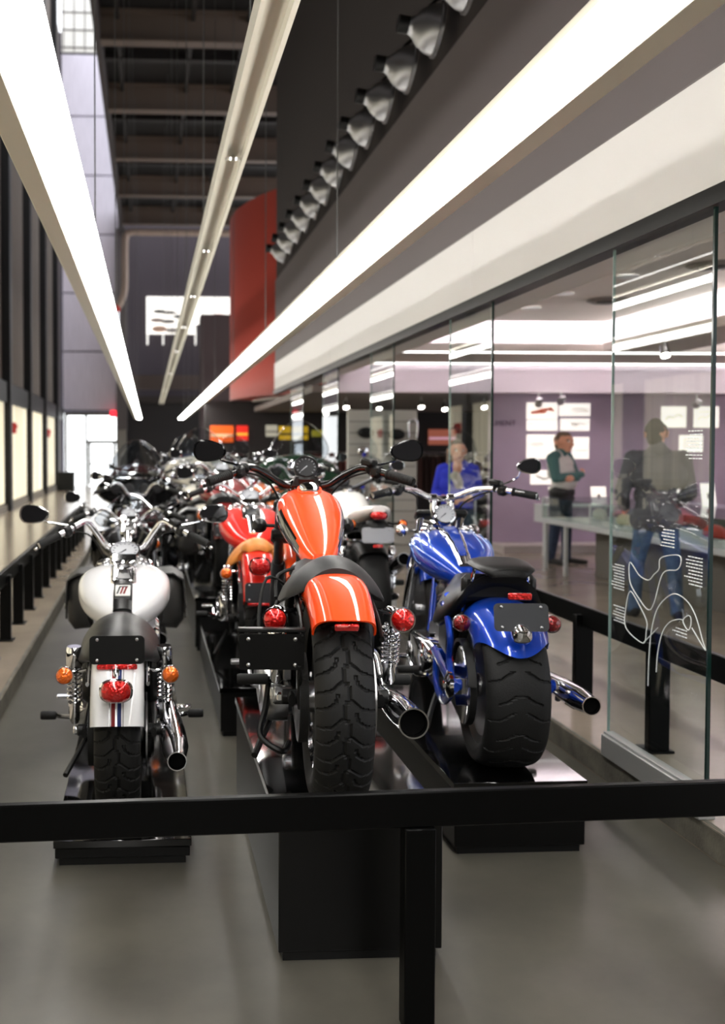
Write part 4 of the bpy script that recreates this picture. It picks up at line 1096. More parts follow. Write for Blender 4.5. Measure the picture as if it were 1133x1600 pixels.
MB().tube([BC + BR @ Vector((-.016, .020, .004)), BC + BR @ Vector((.024, .020, .004))], .0028, 5).build('badge_bar', STRIPE_K, bd_o)
m = MB(); m.box((.27, .40, .315), (.07, .04, .014), None, .005); m.tube([(.20, .43, .31), (.26, .40, .31)], .008, 8); m.build('brake_pedal', CHROME, wbk)

# ---------------------------------------------------------------- blue, right
P = dict(hero=True, paint=BLUE, R=.318, w=.240, Ri=.226, tread=(13, TREAD_B), tn=3.0, wb=1.74, Rf=.34, wf=.10, ey=.72, ez=.20, rimm=STEEL, spokes=5, pul_r=.155, pulm=CHROME, pul_off=.02,
    fw=.285, fd=.12, fa0=-.55, fa1=1.06, frho=.352, fn=2.3, ftap=.0, flip=.36, struts=False, swm=BLUE, framem=BLUE, sw_x=.185,
    seat=[(.02, .765, .15, .06, .05), (.12, .755, .205, .13, .10), (.28, .712, .222, .13, .12), (.46, .680, .165, .06, .10), (.58, .690, .095, .025, .06), (.66, .70, .05, .01, .03)],
    seat2=[(-.13, .800, .075, .01, .03), (-.09, .812, .108, .006, .030), (.0, .820, .120, .007, .036), (.10, .824, .118, .007, .036), (.16, .818, .085, .006, .028)],
    tank=[(.62, .665, .05, .03, .04, 2.2), (.74, .70, .12, .058, .08, 2.3), (.90, .735, .185, .083, .115, 2.3), (1.06, .765, .200, .088, .115, 2.3), (1.19, .782, .155, .075, .09, 2.2), (1.27, .79, .06, .04, .05, 2)],
    caps=((-.10, 1.12, .034), (.10, 1.12, .034)), capn=.3, console=(.66, 1.16, .058, .010, CHROME),
    speedo=(0, 1.19, .925, .055, (0, -.86, .50), DIALWHITE, CHROME), tickm=DIALBLACK,
    bars=[(.03, 1.27, 1.005), (.09, 1.26, 1.02), (.17, 1.19, 1.055), (.27, 1.06, 1.058), (.405, .95, 1.032)],
    mirror=(.375, 1.00, 1.18, .118, .078, .05), mirm=CHROME, mirror_sides=(1,),
    exhaust=[([(.10, .86, .42), (.2, .88, .34), (.25, .70, .27), (.27, .40, .27)], .02, None)],
    mufflers=[((.262, .42, .275), (.298, -.19, .285), .030, .045, .036)], peg=(.22, .32, .62, .24), primm=CHROME, cylm=CAST)
bb = make_bike('motorcycle', 'metallic blue custom motorcycle with wide rear tyre on the right plinth', (1.412, 3.90, .280), math.radians(-6.0), P)
for s in (-1, 1): signal(bb, (s * .175, -.09, .582), lens('dark_red_lens', (.22, .006, .006)), CHROME, .034, [(s * .15, -.02, .585), (s * .13, .02, .585)])
plate(bb, (0, -.300, .642), .200, .104, PLATEGREY, -.22)
MB().box((0, -.275, .716), (.088, .016, .026), None, .004).build('reflector', REDLENS, bb)
m = MB(); m.lathe([(.036, .03), (.038, 0), (.034, -.012), (.02, -.02), (.001, -.022)], (0, -.312, .575), (0, 1, .5), 22); m.box((0, -.298, .60), (.06, .05, .03), None, .012); m.build('plate_lamp', CHROME, bb)
for s in (-1, 1): MB().tube(cr([(s * .10, .02, .80), (s * .115, .03, .72), (s * .135, .10, .60)], 5), .007, 8).build('seat_support', CHROME, bb)
m = MB(); m.box((0, .05, .705), (.30, .05, .11), None, .02); m.build('seat_panel', BLACKSATIN, bb)
m = MB()     # blue subframe arms sweeping from seat to the axle
for s in (-1, 1):
    m.tube(cr([(s * .165, .42, .56), (s * .185, .20, .60), (s * .19, .06, .50), (s * .185, .10, .40), (s * .19, .0, .318)], 6), [.020] * 25, 10, sx=.7)
    m.tube(cr([(s * .185, .0, .30), (s * .185, .22, .20), (s * .17, .46, .22), (s * .16, .52, .36)], 6), .022, 10, sx=.7)
m.build('subframe', BLUE, bb)
m = MB(); rr = []
for k in range(15):
    a = -1.2 + 2.6 * k / 14; rr.append([(x, r * -math.sin(a) , .318 + r * math.cos(a)) for x, r in ((-.165, .172), (-.135, .172), (-.135, .186), (-.165, .186))])
m.loft(rr); m.build('belt_guard', BLACKSATIN, bb)
m = MB(); m.lathe([(.01, 0), (.05, .004), (.055, .02), (.03, .03), (.001, .032)], (-.19, .0, .318), (-1, 0, 0), 24); m.build('axle_cover', CHROME, bb)
m = MB(); m.box((-.175, .10, .42), (.006, .02, .11), (-.3, 0, 0), .002); m.build('side_reflector', REDLENS, bb)
# pale ghost flames on the tank flanks and a satin blue insert in the chrome strip
FL = mat('ghost_flame', (.20, .34, .72), .18, .2, coat=1.)
tkr = tank_mb(P['tank'], 40, 6)
def tank_pt(y, t):
    best = min(tkr, key=lambda r: abs(r[0][1] - y)); n = len(best)
    k = int(t * n) % n; f = t * n - int(t * n)
    a, b_ = Vector(best[k]), Vector(best[(k + 1) % n]); q = a.lerp(b_, f)
    c = Vector((0, y, .74)); return q + (q - c).normalized() * .0005
for (sg, base) in ((1, 0.), (-1, .5)):
    for yy0, yy1, tt, amp in ((1.14, .80, .09, .03), (1.12, .84, .045, .025), (1.10, .88, .0, .03), (1.12, .78, .14, .02)):
        pts = []
        for k in range(14):
            f = k / 13; y = yy0 + (yy1 - yy0) * f; tq = tt + amp * math.sin(f * 5)
            pts.append(tank_pt(y, (tq if sg > 0 else .5 - tq) % 1))
        MB().tube(pts, [.006 * (1 - k / 14) + .0012 for k in range(14)], 6).build('flame_stripe', FL, bb)
ins = []
for k in range(10):
    f = k / 9; y = .72 + .36 * f; z = max(p[2] for p in min(tkr, key=lambda r: abs(r[0][1] - y))) + .0165
    hw = .016 + .016 * f; ins.append([(-hw, y, z - .002), (-hw, y, z), (hw, y, z), (hw, y, z - .002)])
MB().loft(ins).build('console_insert', BLUE, bb)

# ---------------------------------------------------------------- red with tan seat, behind the orange one
P = dict(paint=REDP, R=.325, w=.15, Ri=.21, tread=18, hero=True, wb=1.6, Rf=.34, wf=.11, ey=.62, ez=.20, rimm=STEEL, spokes=11,
    fw=.19, fd=.11, fa0=-.7, fa1=1.15, frho=.392, fn=3.2,
    shock=(.170, .60, .33, .03, .05),
    seat=[(.0, .735, .12, .06, .05), (.10, .765, .17, .13, .07), (.24, .752, .172, .12, .08), (.40, .72, .13, .05, .07), (.52, .72, .08, .02, .04)], seatm=TANLEATHER,
    tank=[(.50, .70, .06, .03, .05, 2.2), (.58, .72, .13, .055, .09, 2.3), (.72, .76, .19, .085, .12, 2.4), (.88, .79, .212, .10, .13, 2.4), (1.02, .80, .20, .095, .12, 2.4), (1.13, .80, .14, .08, .09, 2.3), (1.18, .80, .05, .03, .04, 2)],
    caps=((-.10, 1.03, .034), (.10, 1.03, .034)), capn=.25, console=(.54, .84, .04, .010, CHROME), dash=(.97, .955, .06),
    speedo=(0, 1.0, .965, .060, (0, -.62, .80), DIALWHITE, CHROME), tickm=DIALBLACK,
    bars=[(.03, 1.10, .965), (.09, 1.09, .975), (.15, 1.06, 1.02), (.21, 1.02, 1.045), (.28, .93, 1.02), (.41, .82, .975)],
    mirror=(.43, .93, 1.12, .12, .08, .05), exhaust=[([(.10, .76, .42), (.19, .78, .34), (.21, .62, .27), (.21, .35, .28)], .02, None)],
    mufflers=[((.205, .38, .30), (.222, -.28, .28), .034, .05, .036)], peg=(.28, .35, .45, .27))
rb = make_bike('motorcycle', 'red motorcycle with tan leather seat behind the orange one', (.612, 5.58, .266), math.radians(-3.5), P)
for s in (-1, 1): signal(rb, (s * .178, -.17, .598), AMBERLENS, CHROME, .032, [(s * .14, -.12, .60), (s * .1, -.08, .60)])
tail_light(rb, (0, -.325, .655), .105, .085, .035, REDLENS, BLACKGLOSS)
plate(rb, (.0, -.405, .525), .165, .105, PLATEGREY, .0)
MB().box((0, -.408, .463), (.14, .014, .016), None, .004).build('reflector', REDLENS, rb)
m = seat_mb([(-.08, .745, .06, .02, .03), (-.03, .772, .088, .035, .05), (.05, .775, .09, .04, .05), (.11, .76, .07, .02, .03)]); m.build('seat_pad', TANLEATHER, rb, 60)

# ---------------------------------------------------------------- white tail, behind the blue one
SATWHITE = paint('pearl_white', rgb(232, 230, 226))
P = dict(paint=SATWHITE, R=.325, w=.18, Ri=.215, wb=1.5, Rf=.32, wf=.12, ey=.6, ez=.24, rimm=DARKMETAL, spokes=3, fw=.20, fd=.07, fa0=-.6, fa1=.55, frho=.352, fpaint=BLACKSATIN, struts=False,
    shock=(.16, .62, .36, .1, .05), seat=[(.22, .80, .12, .04, .06), (.38, .775, .14, .05, .07), (.55, .77, .10, .03, .06)],
    tank=[(.55, .78, .06, .03, .05, 2.2), (.66, .81, .12, .07, .08, 2.3), (.85, .84, .14, .10, .1, 2.3), (1.0, .86, .14, .10, .1, 2.3), (1.1, .86, .07, .06, .06, 2.1)],
    caps=((0, .95, .035),), speedo=(0, 1.2, 1.02, .05, (0, -.8, .6), DIALBLACK, BLACKSATIN), barm=DARKMETAL,
    bars=[(.03, 1.18, .97), (.1, 1.17, .98), (.2, 1.12, 1.03), (.28, 1.05, 1.03), (.40, .98, 1.01)], mirror=(.38, 1.06, 1.14, .11, .075, .05), mirm=CHROME,
    exhaust=(), mufflers=[((.17, .3, .42), (.19, -.15, .58), .03, .045, .04)], peg=(.2, .3, .4, .36), primm=DARKMETAL)
sb = make_bike('motorcycle', 'black motorcycle with white tail cowl and grey plate behind the blue one', (1.405, 6.25, .280), math.radians(-3), P)
rg = tank_mb([(-.32, .90, .045, .02, .02, 2.4), (-.24, .885, .085, .035, .04, 2.5), (-.08, .855, .115, .05, .06, 2.5), (.10, .82, .125, .05, .07, 2.4), (.26, .79, .10, .03, .05, 2.2)], 26, 4)
MB().loft(rg).build('tail_cowl', SATWHITE, sb, 60)
tail_light(sb, (0, -.315, .862), .10, .05, .03, REDLENS, BLACKGLOSS)
plate(sb, (0, -.30, .742), .195, .095, mat('plate_silver', (.36, .37, .39), .4), -.1)
MB().box((0, -.30, .675), (.06, .012, .022), None, .004).build('reflector', REDLENS, sb)
m = MB(); m.box((0, -.24, .78), (.14, .10, .12), (.4, 0, 0), .03); m.loft([[(x * e, yy, zz) for x, yy, zz in ((-.10, -.28, .80), (.10, -.28, .80), (.10, -.1, .84), (-.10, -.1, .84))] for e in (1., .98)][:0] or [[(-.10, -.28, .80), (.10, -.28, .80), (.10, -.05, .80), (-.10, -.05, .80)], [(-.06, -.29, .70), (.06, -.29, .70), (.06, -.14, .70), (-.06, -.14, .70)]]); m.build('plate_holder', BLACKSATIN, sb)
for s in (-1, 1): signal(sb, (s * .155, -.27, .808), AMBERLENS, BLACKSATIN, .026, [(s * .1, -.25, .81), (s * .05, -.22, .815)])

# ---------------------------------------------------------------- cruisers standing behind, each a copy with its own colours
base = dict(paint=BLACKGLOSS, R=.33, w=.16, Ri=.215, wb=1.62, Rf=.33, wf=.13, ey=.62, ez=.20, rimm=STEEL, spokes=9, fw=.20, fd=.13, fa0=-.7, fa1=1.3, frho=.40, fn=3.4,
    shock=(.175, .60, .34, .03, .05),
    seat=[(-.15, .755, .11, .03, .05), (.0, .78, .15, .06, .08), (.2, .745, .165, .08, .1), (.4, .715, .14, .05, .09), (.55, .72, .08, .02, .05)],
    tank=[(.50, .70, .06, .03, .05, 2.2), (.60, .72, .14, .06, .09, 2.3), (.78, .755, .21, .09, .12, 2.4), (.98, .775, .21, .10, .12, 2.4), (1.12, .785, .14, .08, .09, 2.3), (1.18, .785, .05, .03, .04, 2)],
    caps=((-.105, 1.03, .034), (.105, 1.03, .034)), capn=.25, console=(.54, .86, .04, .010, CHROME), dash=(.97, .95, .06),
    speedo=(0, 1.0, .955, .060, (0, -.62, .80), DIALWHITE, CHROME), tickm=DIALBLACK,
    bars=[(.03, 1.10, .975), (.09, 1.09, .99), (.15, 1.06, 1.07), (.21, 1.02, 1.10), (.28, .92, 1.07), (.42, .80, 1.01)],
    mirror=(.42, .90, 1.19, .12, .085, .05), exhaust=[([(.10, .76, .42), (.19, .78, .34), (.21, .62, .27), (.21, .35, .28)], .02, None)],
    mufflers=[((.205, .38, .26), (.222, -.42, .26), .034, .05, .045)], peg=(.28, .35, .75, .26))
def dress(b):
    for s in (-1, 1): signal(b, (s * .19, -.24, .60), AMBERLENS, CHROME, .032, [(s * .14, -.18, .60), (s * .1, -.14, .60)])
    tail_light(b, (0, -.38, .62), .105, .075, .04, REDLENS, CHROME)
    plate(b, (0, -.40, .50), .18, .10, PLATEGREY, 0)
GB = 'cruisers in the rows farther back'
LEATHERBAG = mat('bag_leather', (.03, .029, .028), .42, bump=(120, .15))
base1 = dict(base); base1.update(bars=[(.03, 1.10, .90), (.09, 1.09, .91), (.15, 1.06, .965), (.21, 1.02, .995), (.28, .92, .975), (.42, .80, .93)], mirror=(.42, .90, 1.09, .12, .085, .05))
c1 = make_bike('motorcycle', 'chrome cruiser with black saddlebags and windshield, directly ahead of the white motorcycle', (-.15, 6.62, .09), 0, base1, GB); dress(c1)
saddlebags(c1, .275, .02, .49, LEATHERBAG); windshield(c1, 1.26, .84, .26, .54)
base2 = dict(base); base2.update(paint=paint('black_cherry', (.05, .004, .006)), mirror=(.40, .95, 1.18, .12, .085, .05))
c2 = make_bike('motorcycle', 'dark touring motorcycle with big fairing and clear windshield in the left row', (-.12, 9.15, .09), 0, base2, GB); dress(c2)
saddlebags(c2, .29, .02, .56, BLACKGLOSS); windshield(c2, 1.26, 1.10, .44, .58, .42)
rings = [[(x, 1.20 + y, z) for x, y, z in ring] for ring in ([(.40 * math.cos(2 * PI * k / 20), .02, 1.02 + .17 * math.sin(2 * PI * k / 20)) for k in range(20)], [(.43 * math.cos(2 * PI * k / 20), .08, 1.02 + .19 * math.sin(2 * PI * k / 20)) for k in range(20)], [(.30 * math.cos(2 * PI * k / 20), .26, 1.0 + .15 * math.sin(2 * PI * k / 20)) for k in range(20)], [(.1 * math.cos(2 * PI * k / 20), .33, .98 + .06 * math.sin(2 * PI * k / 20)) for k in range(20)])]
MB().loft(rings).build('fairing', BLACKGLOSS, c2, 50)
m = MB()
for k, x in enumerate((-.22, -.08, .08, .22)): m.lathe([(.05, 0), (.052, -.012), (.045, -.014), (.001, -.008)], (x, 1.215, 1.04), (0, 1, 0), 18)
m.build('fairing_gauge', DIALBLACK, c2)
rest = [  # source, x, y, z0, heading, tank colour, text
    (c1, .62, 8.1, .41, -3, rgb(120, 30, 28), 'maroon cruiser with windshield in the middle row behind the red motorcycle'),
    (c2, 1.42, 8.75, .28, -4, rgb(30, 60, 40), 'dark green touring motorcycle in the right row behind the white-tailed one'),
    (c1, -.10, 11.7, .09, 0, rgb(40, 44, 58), 'slate cruiser with windshield, third behind the white motorcycle'),
    (c2, .58, 10.7, .25, -2, rgb(210, 205, 190), 'cream touring motorcycle far back in the middle row'),
    (c1, 1.42, 11.3, .25, -4, rgb(190, 90, 20), 'burnt orange cruiser far back in the right row'),
    (c2, -.12, 14.2, .09, 2, rgb(60, 20, 24), 'black cherry touring motorcycle, fourth behind the white motorcycle'),
    (c1, .60, 13.2, .25, -2, rgb(20, 24, 30), 'black cruiser with windshield, fourth behind the orange motorcycle'),
    (c1, 1.45, 13.8, .25, -4, rgb(140, 20, 18), 'dark red cruiser near the far end of the right row'),
    (c1, -.12, 16.7, .09, 2, rgb(90, 90, 92), 'silver cruiser last of the left row'),
    (c2, .62, 15.7, .25, -2, rgb(30, 36, 70), 'navy touring motorcycle last of the middle row'),
    (c2, 1.42, 16.3, .25, -3, rgb(24, 24, 24), 'black touring motorcycle last of the right row'),
]
for src, x, y, z0, hd, colr, lab in rest:
    o = copy_tree(src); o.location = (x, y, z0); o.rotation_euler = (0, 0, math.radians(hd)); o['label'] = lab
    pm = paint('paint_' + lab.split()[0] + '_' + str(int(y * 10)), colr)
    for ch in o.children:
        if ch.name.split('.')[0] in ('fuel_tank', 'rear_fender', 'front_fender', 'fairing'):
            for sl in ch.material_slots: sl.link = 'OBJECT'; sl.material = pm
    if not (src is c1 and (x, y) == (.62, 8.1)) and (x, y) != (1.42, 8.75):
        plinth(x - .25, x + .25, y - .3, y + 2.05, z0, 'black plinth under the ' + lab.split(' with ')[0].split(',')[0].split(' far ')[0].split(' near ')[0].split(' last ')[0])
    elif x > 1: plinth(x - .25, x + .25, y - .3, y + 2.05, z0, 'black plinth under the dark green touring motorcycle')
# ================================================================ VISITORS
SKIN = mat('skin', rgb(214, 150, 122), .5); HAIRB = mat('hair_brown', rgb(98, 78, 62), .7, noise=(60, .3)); HAIRD = mat('hair_dark', rgb(42, 34, 32), .7, noise=(60, .3))
DENIM = mat('denim', rgb(48, 60, 82), .85, noise=(18, .3)); DENIML = mat('denim_light', rgb(84, 104, 134), .85, noise=(12, .3)); SHOE = mat('shoe', rgb(28, 25, 24), .5)
SHIRTW = mat('shirt_offwhite', rgb(216, 212, 206), .85, noise=(9, .05)); SLEEVE = mat('sleeve_green', rgb(76, 112, 110), .85, noise=(9, .08)); JACKET = mat('jacket_grey', rgb(98, 96, 102), .8, noise=(7, .12))
BLUEC = mat('blue_cardigan', rgb(40, 52, 190), .85, noise=(9, .1)); BELT = mat('belt', (.012, .011, .01), .5); TOP = mat('white_top', rgb(200, 190, 176), .85)
LIP = mat('lip', rgb(176, 96, 84), .5); EYEW = mat('eye_white', rgb(225, 220, 212), .3)
def capsule(b, a, c, ra, rb, seg=14):
    a = Vector(a); c = Vector(c); d = c - a; L = d.length
    if L < 1e-5: d = Vector((0, 0, 1)); L = 1e-5
    prof = [(ra * math.cos(t), -ra * math.sin(t)) for t in [PI / 2 * (1 - k / 4) for k in range(5)]]
    prof += [(rb * math.cos(t), L + rb * math.sin(t)) for t in [PI / 2 * k / 4 for k in range(5)]]
    b.lathe(prof, a, d, seg)
def hand_caps(wrist, d, palm_n, side, label='skin', s=1.):
    """palm and five bent fingers; d = pointing direction, palm_n = palm normal, side = +1 thumb towards d x n"""
    d = Vector(d).normalized(); n = Vector(palm_n).normalized(); u = d.cross(n).normalized() * side
    w = Vector(wrist); C = []
    for k in (-1, -.33, .33, 1):
        C.append((w + d * .015 * s + u * .012 * k * s, w + d * .082 * s + u * .027 * k * s, .013 * s, .0115 * s, label))
    for k, L in ((-1, .058), (-.33, .072), (.33, .078), (1, .070)):
        p0 = w + d * .085 * s + u * .029 * k * s; p1 = p0 + (d * .85 + n * .35).normalized() * L * .5 * s; p2 = p1 + (d * .5 + n * .85).normalized() * L * .5 * s
        C.append((p0, p1, .0095 * s, .0085 * s, label)); C.append((p1, p2, .0085 * s, .007 * s, label))
    t0 = w + d * .025 * s + u * .026 * s; t1 = t0 + (d * .6 + u * .7 + n * .3).normalized() * .04 * s; t2 = t1 + (d * .9 + u * .1 + n * .4).normalized() * .032 * s
    C.append((t0, t1, .013 * s, .010 * s, label)); C.append((t1, t2, .010 * s, .008 * s, label))
    return C
def head_caps(c, f, hair='hair', female=False):
    """c = centre of the skull, f = facing direction (horizontal)"""
    c = Vector(c); f = Vector(f).normalized(); r = Vector((f.y, -f.x, 0)); z = Vector((0, 0, 1)); C = []
    C.append((c + f * .005 + z * .012, c - f * .03 + z * .018, .084, .086, 'skin'))
    C.append((c + f * .045 - z * .05, c + f * .045 + z * .03, .056, .062, 'skin'))       # face
    C.append((c + f * .055 - z * .095, c + f * .02 - z * .07, .034, .05, 'skin'))        # jaw and chin
    C.append((c + f * .105 - z * .012, c + f * .122 - z * .038, .010, .015, 'skin'))      # nose
    C.append((c + f * .096 - z * .068 - r * .016, c + f * .096 - z * .068 + r * .016, .0085, .0085, 'lip'))
    for s in (-1, 1):
        C.append((c + r * s * .084 - z * .025, c + r * s * .086 + z * .015, .012, .016, 'skin'))   # ears
        C.append((c + f * .094 + r * s * .034 + z * .006, c + f * .095 + r * s * .036 + z * .006, .0085, .0085, 'eye'))
        C.append((c + f * .090 + r * s * .018 + z * .024, c + f * .085 + r * s * .05 + z * .022, .009, .008, hair))   # brows
    C.append((c - f * .03 + z * .045, c - f * .035 + z * .03, .078, .085, hair))
    C.append((c - f * .055 - z * .045, c - f * .045 + z * .03, .06, .078, hair))
    C.append((c + f * .035 + z * .075, c - f * .03 + z * .075, .048, .06, hair))
    for s in (-1, 1): C.append((c - f * .01 + r * s * .068 + z * .005, c - f * .02 + r * s * .06 + z * .05, .024, .03, hair))
    if female:
        for s in (-1, 0, 1): C.append((c - f * .05 + r * s * .06, c - f * .045 + r * s * .075 - z * .22, .05, .035, hair))
    return C
def make_person(label, loc, rz, caps, mats, voxel=.0085):
    b = MB()
    for a, c, ra, rb, l in caps: capsule(b, a, c, ra, rb)
    tmp = b.build('tmp_person', SKIN)
    md = tmp.modifiers.new('r', 'REMESH'); md.mode = 'VOXEL'; md.voxel_size = voxel; md.use_smooth_shade = True
    ms = tmp.modifiers.new('s', 'SMOOTH'); ms.factor = .5; ms.iterations = 3
    dg = bpy.context.evaluated_depsgraph_get(); dg.update()
    me = bpy.data.meshes.new_from_object(tmp.evaluated_get(dg))
    bpy.data.objects.remove(tmp)
    names = list(mats.keys()); me.materials.clear()
    for n in names: me.materials.append(mats[n])
    nv = len(me.polygons); cen = np.empty(nv * 3); me.polygons.foreach_get('center', cen); cen = cen.reshape(-1, 3)
    best = np.full(nv, 9.); idx = np.zeros(nv, int)
    for a, c, ra, rb, l in caps:
        a = np.array(a); c = np.array(c); d = c - a; L2 = max(d @ d, 1e-9)
        t = np.clip(((cen - a) @ d) / L2, 0, 1); dist = np.linalg.norm(cen - (a + t[:, None] * d), axis=1) - (ra + (rb - ra) * t)
        m_ = dist < best; best[m_] = dist[m_]; idx[m_] = names.index(l)
    me.polygons.foreach_set('material_index', idx.astype(np.int32)); me.polygons.foreach_set('use_smooth', np.ones(nv, bool)); me.update()
    t = thing('person', label, 'person', loc, rz)
    o = bpy.data.objects.new('body', me); COL.objects.link(o); o.parent = t
    return t
V = Vector
def legs(H, lab, shoe, spread=.09, fwd=(.03, -.03), turn=.25):
    C = []
    for s, f in ((-1, fwd[0]), (1, fwd[1])):
        hip = V((s * .085, 0, .50 * H)); kn = V((s * (spread + .005), f * .5 + .01, .275 * H)); an = V((s * (spread + .015), f - .01, .055 * H))
        C += [(hip, kn, .088, .060, lab), (kn, an, .060, .050, lab), (an + V((0, 0, .03)), an + V((0, .0, -.02)), .052, .054, lab)]
        toe = an + V((s * turn * .17, .17, -an.z + .030))
        C += [(V((an.x, an.y - .03, .036)), V((an.x, an.y - .03, .05)), .036, .04, shoe), (V((an.x, an.y - .02, .045)), toe, .042, .032, shoe), (toe, toe + V((s * .012, .03, -.002)), .034, .028, shoe)]
    return C
def torso(H, lab, hiplab, sh=.17, belly=.0):
    zs = .815 * H
    C = [(V((-.06, 0, .515 * H)), V((.06, 0, .515 * H)), .105, .105, hiplab), (V((-.07, .0, .56 * H)), V((.07, .0, .56 * H)), .10, .10, hiplab if False else lab)]
    C += [(V((-.065, .01 + belly, .62 * H)), V((.065, .01 + belly, .62 * H)), .108, .108, lab), (V((-.085, .0, .70 * H)), V((.085, .0, .70 * H)), .112, .112, lab), (V((-.10, -.01, .76 * H)), V((.10, -.01, .76 * H)), .100, .100, lab), (V((-sh + .03, -.015, zs - .01)), V((sh - .03, -.015, zs - .01)), .062, .062, lab), (V((-.05, -.015, zs + .03)), V((.05, -.015, zs + .03)), .055, .055, lab)]
    C += [(V((0, -.01, zs + .03)), V((0, .01, zs + .11)), .056, .052, 'skin')]
    return C
# -- man with crossed arms
H = 1.62; z = .815 * H
C = legs(H, 'jeans', 'shoe', fwd=(.03, -.05)) + torso(H, 'shirt', 'jeans', .18, .025)
C += [(V((-.075, .012, .548 * H)), V((.075, .012, .548 * H)), .108, .108, 'belt')]
for s in (-1, 1):
    sh = V((s * .185, -.015, z - .015)); el = V((s * .245, .06, .655 * H)); wr = V((-s * .05, .205 if s > 0 else .175, .665 * H + (.03 if s > 0 else -.005)))
    C += [(V((s * .12, -.01, z + .02)), sh, .06, .066, 'sleeve'), (sh, el, .064, .052, 'sleeve'), (el, wr, .052, .040, 'sleeve')]
    if s > 0: C += hand_caps(wr, (-.9, -.05, .25), (0, -1, 0), 1)
    else: C += hand_caps(wr, (.9, .0, -.1), (0, -1, -.3), -1)
C += [(V((0, -.008, z + .055)), V((0, .005, z + .062)), .066, .066, 'sleeve')]
C += head_caps(V((0, .03, .928 * H)), V((.25, 1, 0)))
MS = dict(skin=SKIN, hair=HAIRB, jeans=DENIM, shoe=SHOE, shirt=SHIRTW, sleeve=SLEEVE, belt=BELT, lip=LIP, eye=EYEW)
make_person('person with arms crossed in white shirt with green sleeves and jeans by the display case', (5.08, 12.0, RF), math.radians(-138), C, MS).scale = (1.12, 1.12, 1.)
# -- man in grey jacket, seen from behind through the glass
H = 1.67; z = .815 * H
C = legs(H, 'jeans', 'shoe', spread=.13, fwd=(.08, -.08)) + torso(H, 'jacket', 'jacket', .19, .02)
C += [(V((-.10, .0, .50 * H)), V((.10, .0, .50 * H)), .115, .115, 'jacket'), (V((-.11, -.01, .72 * H)), V((.11, -.01, .72 * H)), .13, .13, 'jacket')]
for s in (-1, 1):
    sh = V((s * .20, -.015, z - .02)); el = V((s * .275, .02, .63 * H)); wr = V((s * .20, .20, .56 * H))
    C += [(sh, el, .075, .062, 'jacket'), (el, wr, .062, .05, 'jacket')] + hand_caps(wr, (-s * .3, .9, -.2), (-s, 0, -.3), -s)
C += [(V((0, -.02, z + .05)), V((0, 0, z + .06)), .075, .075, 'jacket')]
C += head_caps(V((0, .03, .928 * H)), V((.55, .8, 0)))
make_person('person in grey jacket and blue jeans standing behind the nearest glass panel', (4.25, 8.10, RF), math.radians(-8), C, dict(skin=SKIN, hair=HAIRD, jeans=DENIML, shoe=SHOE, jacket=JACKET, lip=LIP, eye=EYEW))
# -- woman in blue
H = 1.56; z = .815 * H
C = legs(H, 'jeans', 'shoe') + torso(H, 'cardigan', 'jeans', .16)
C += [(V((-.02, .085, .70 * H)), V((.02, .085, .76 * H)), .05, .05, 'top'), (V((0, .06, .80 * H)), V((0, .04, .83 * H)), .045, .045, 'skin')]
for s in (-1, 1):
    sh = V((s * .165, -.015, z - .02)); el = V((s * .225, .02, .64 * H)); wr = V((s * .10, .20, .60 * H))
    C += [(sh, el, .060, .05, 'cardigan'), (el, el.lerp(wr, .55), .05, .045, 'cardigan'), (el.lerp(wr, .5), wr, .036, .028, 'skin')] + hand_caps(wr, (-s * .7, .6, .0), (0, 0, -1), -s if s > 0 else 1)
C += head_caps(V((0, .02, .928 * H)), V((-.3, 1, 0)), female=True)
make_person('person in bright blue cardigan beyond the motorcycles beside a glass panel', (3.20, 10.15, RF), math.radians(160), C, dict(skin=SKIN, hair=HAIRB, jeans=DENIM, shoe=SHOE, cardigan=BLUEC, top=TOP, lip=LIP, eye=EYEW)).scale = (.97, .97, .965)
# ================================================================ GALLERY AND SHOP BEHIND THE GLASS
PAPER_GLOW = mat('print_paper_glow', rgb(246, 240, 230), .6, emit=(1, .96, .9), es=.55)  # emission put into the paper in place of bright light falling on it
INK = mat('print_ink', rgb(120, 108, 104), .7); INKO = mat('print_orange', rgb(226, 96, 40), .6); INKL = mat('print_line', rgb(188, 176, 168), .7)
def poster(x0, z0, x1, z1, y, label, marks, m=PAPER_GLOW):
    t = thing('print_panel', label, 'print', ((x0 + x1) / 2, y, min(z0, z1)))
    w = abs(x1 - x0); h = abs(z1 - z0)
    MB().box((0, .012, h / 2), (w, .02, h), bev=.002).build('board', m, t)
    for nm, mm, pts, r in marks:
        MB().tube(cr([(u * w / 2, -.001, h / 2 + v * h / 2) for u, v in pts], 5), r, 5).build(nm, mm, t)
L = lambda v, a=-.7, b=.7: [(a, v), (0, v), (b, v)]
bikeline = [(-.7, -.25), (-.4, .05), (-.1, -.1), (.2, .15), (.45, .2), (.7, -.05)]
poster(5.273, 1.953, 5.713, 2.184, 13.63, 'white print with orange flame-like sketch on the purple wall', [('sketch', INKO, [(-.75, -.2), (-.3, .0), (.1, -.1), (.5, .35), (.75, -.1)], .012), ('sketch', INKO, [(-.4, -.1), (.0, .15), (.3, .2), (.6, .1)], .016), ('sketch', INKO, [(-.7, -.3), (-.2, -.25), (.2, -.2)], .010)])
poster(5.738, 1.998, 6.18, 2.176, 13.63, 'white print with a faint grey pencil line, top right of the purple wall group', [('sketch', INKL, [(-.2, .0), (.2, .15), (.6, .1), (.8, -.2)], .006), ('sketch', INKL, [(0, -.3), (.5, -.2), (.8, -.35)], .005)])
poster(5.276, 1.792, 5.715, 1.943, 13.63, 'white print below the orange sketch on the purple wall', [('sketch', INKL, [(-.8, .1), (-.7, .3), (-.6, 0)], .006)])
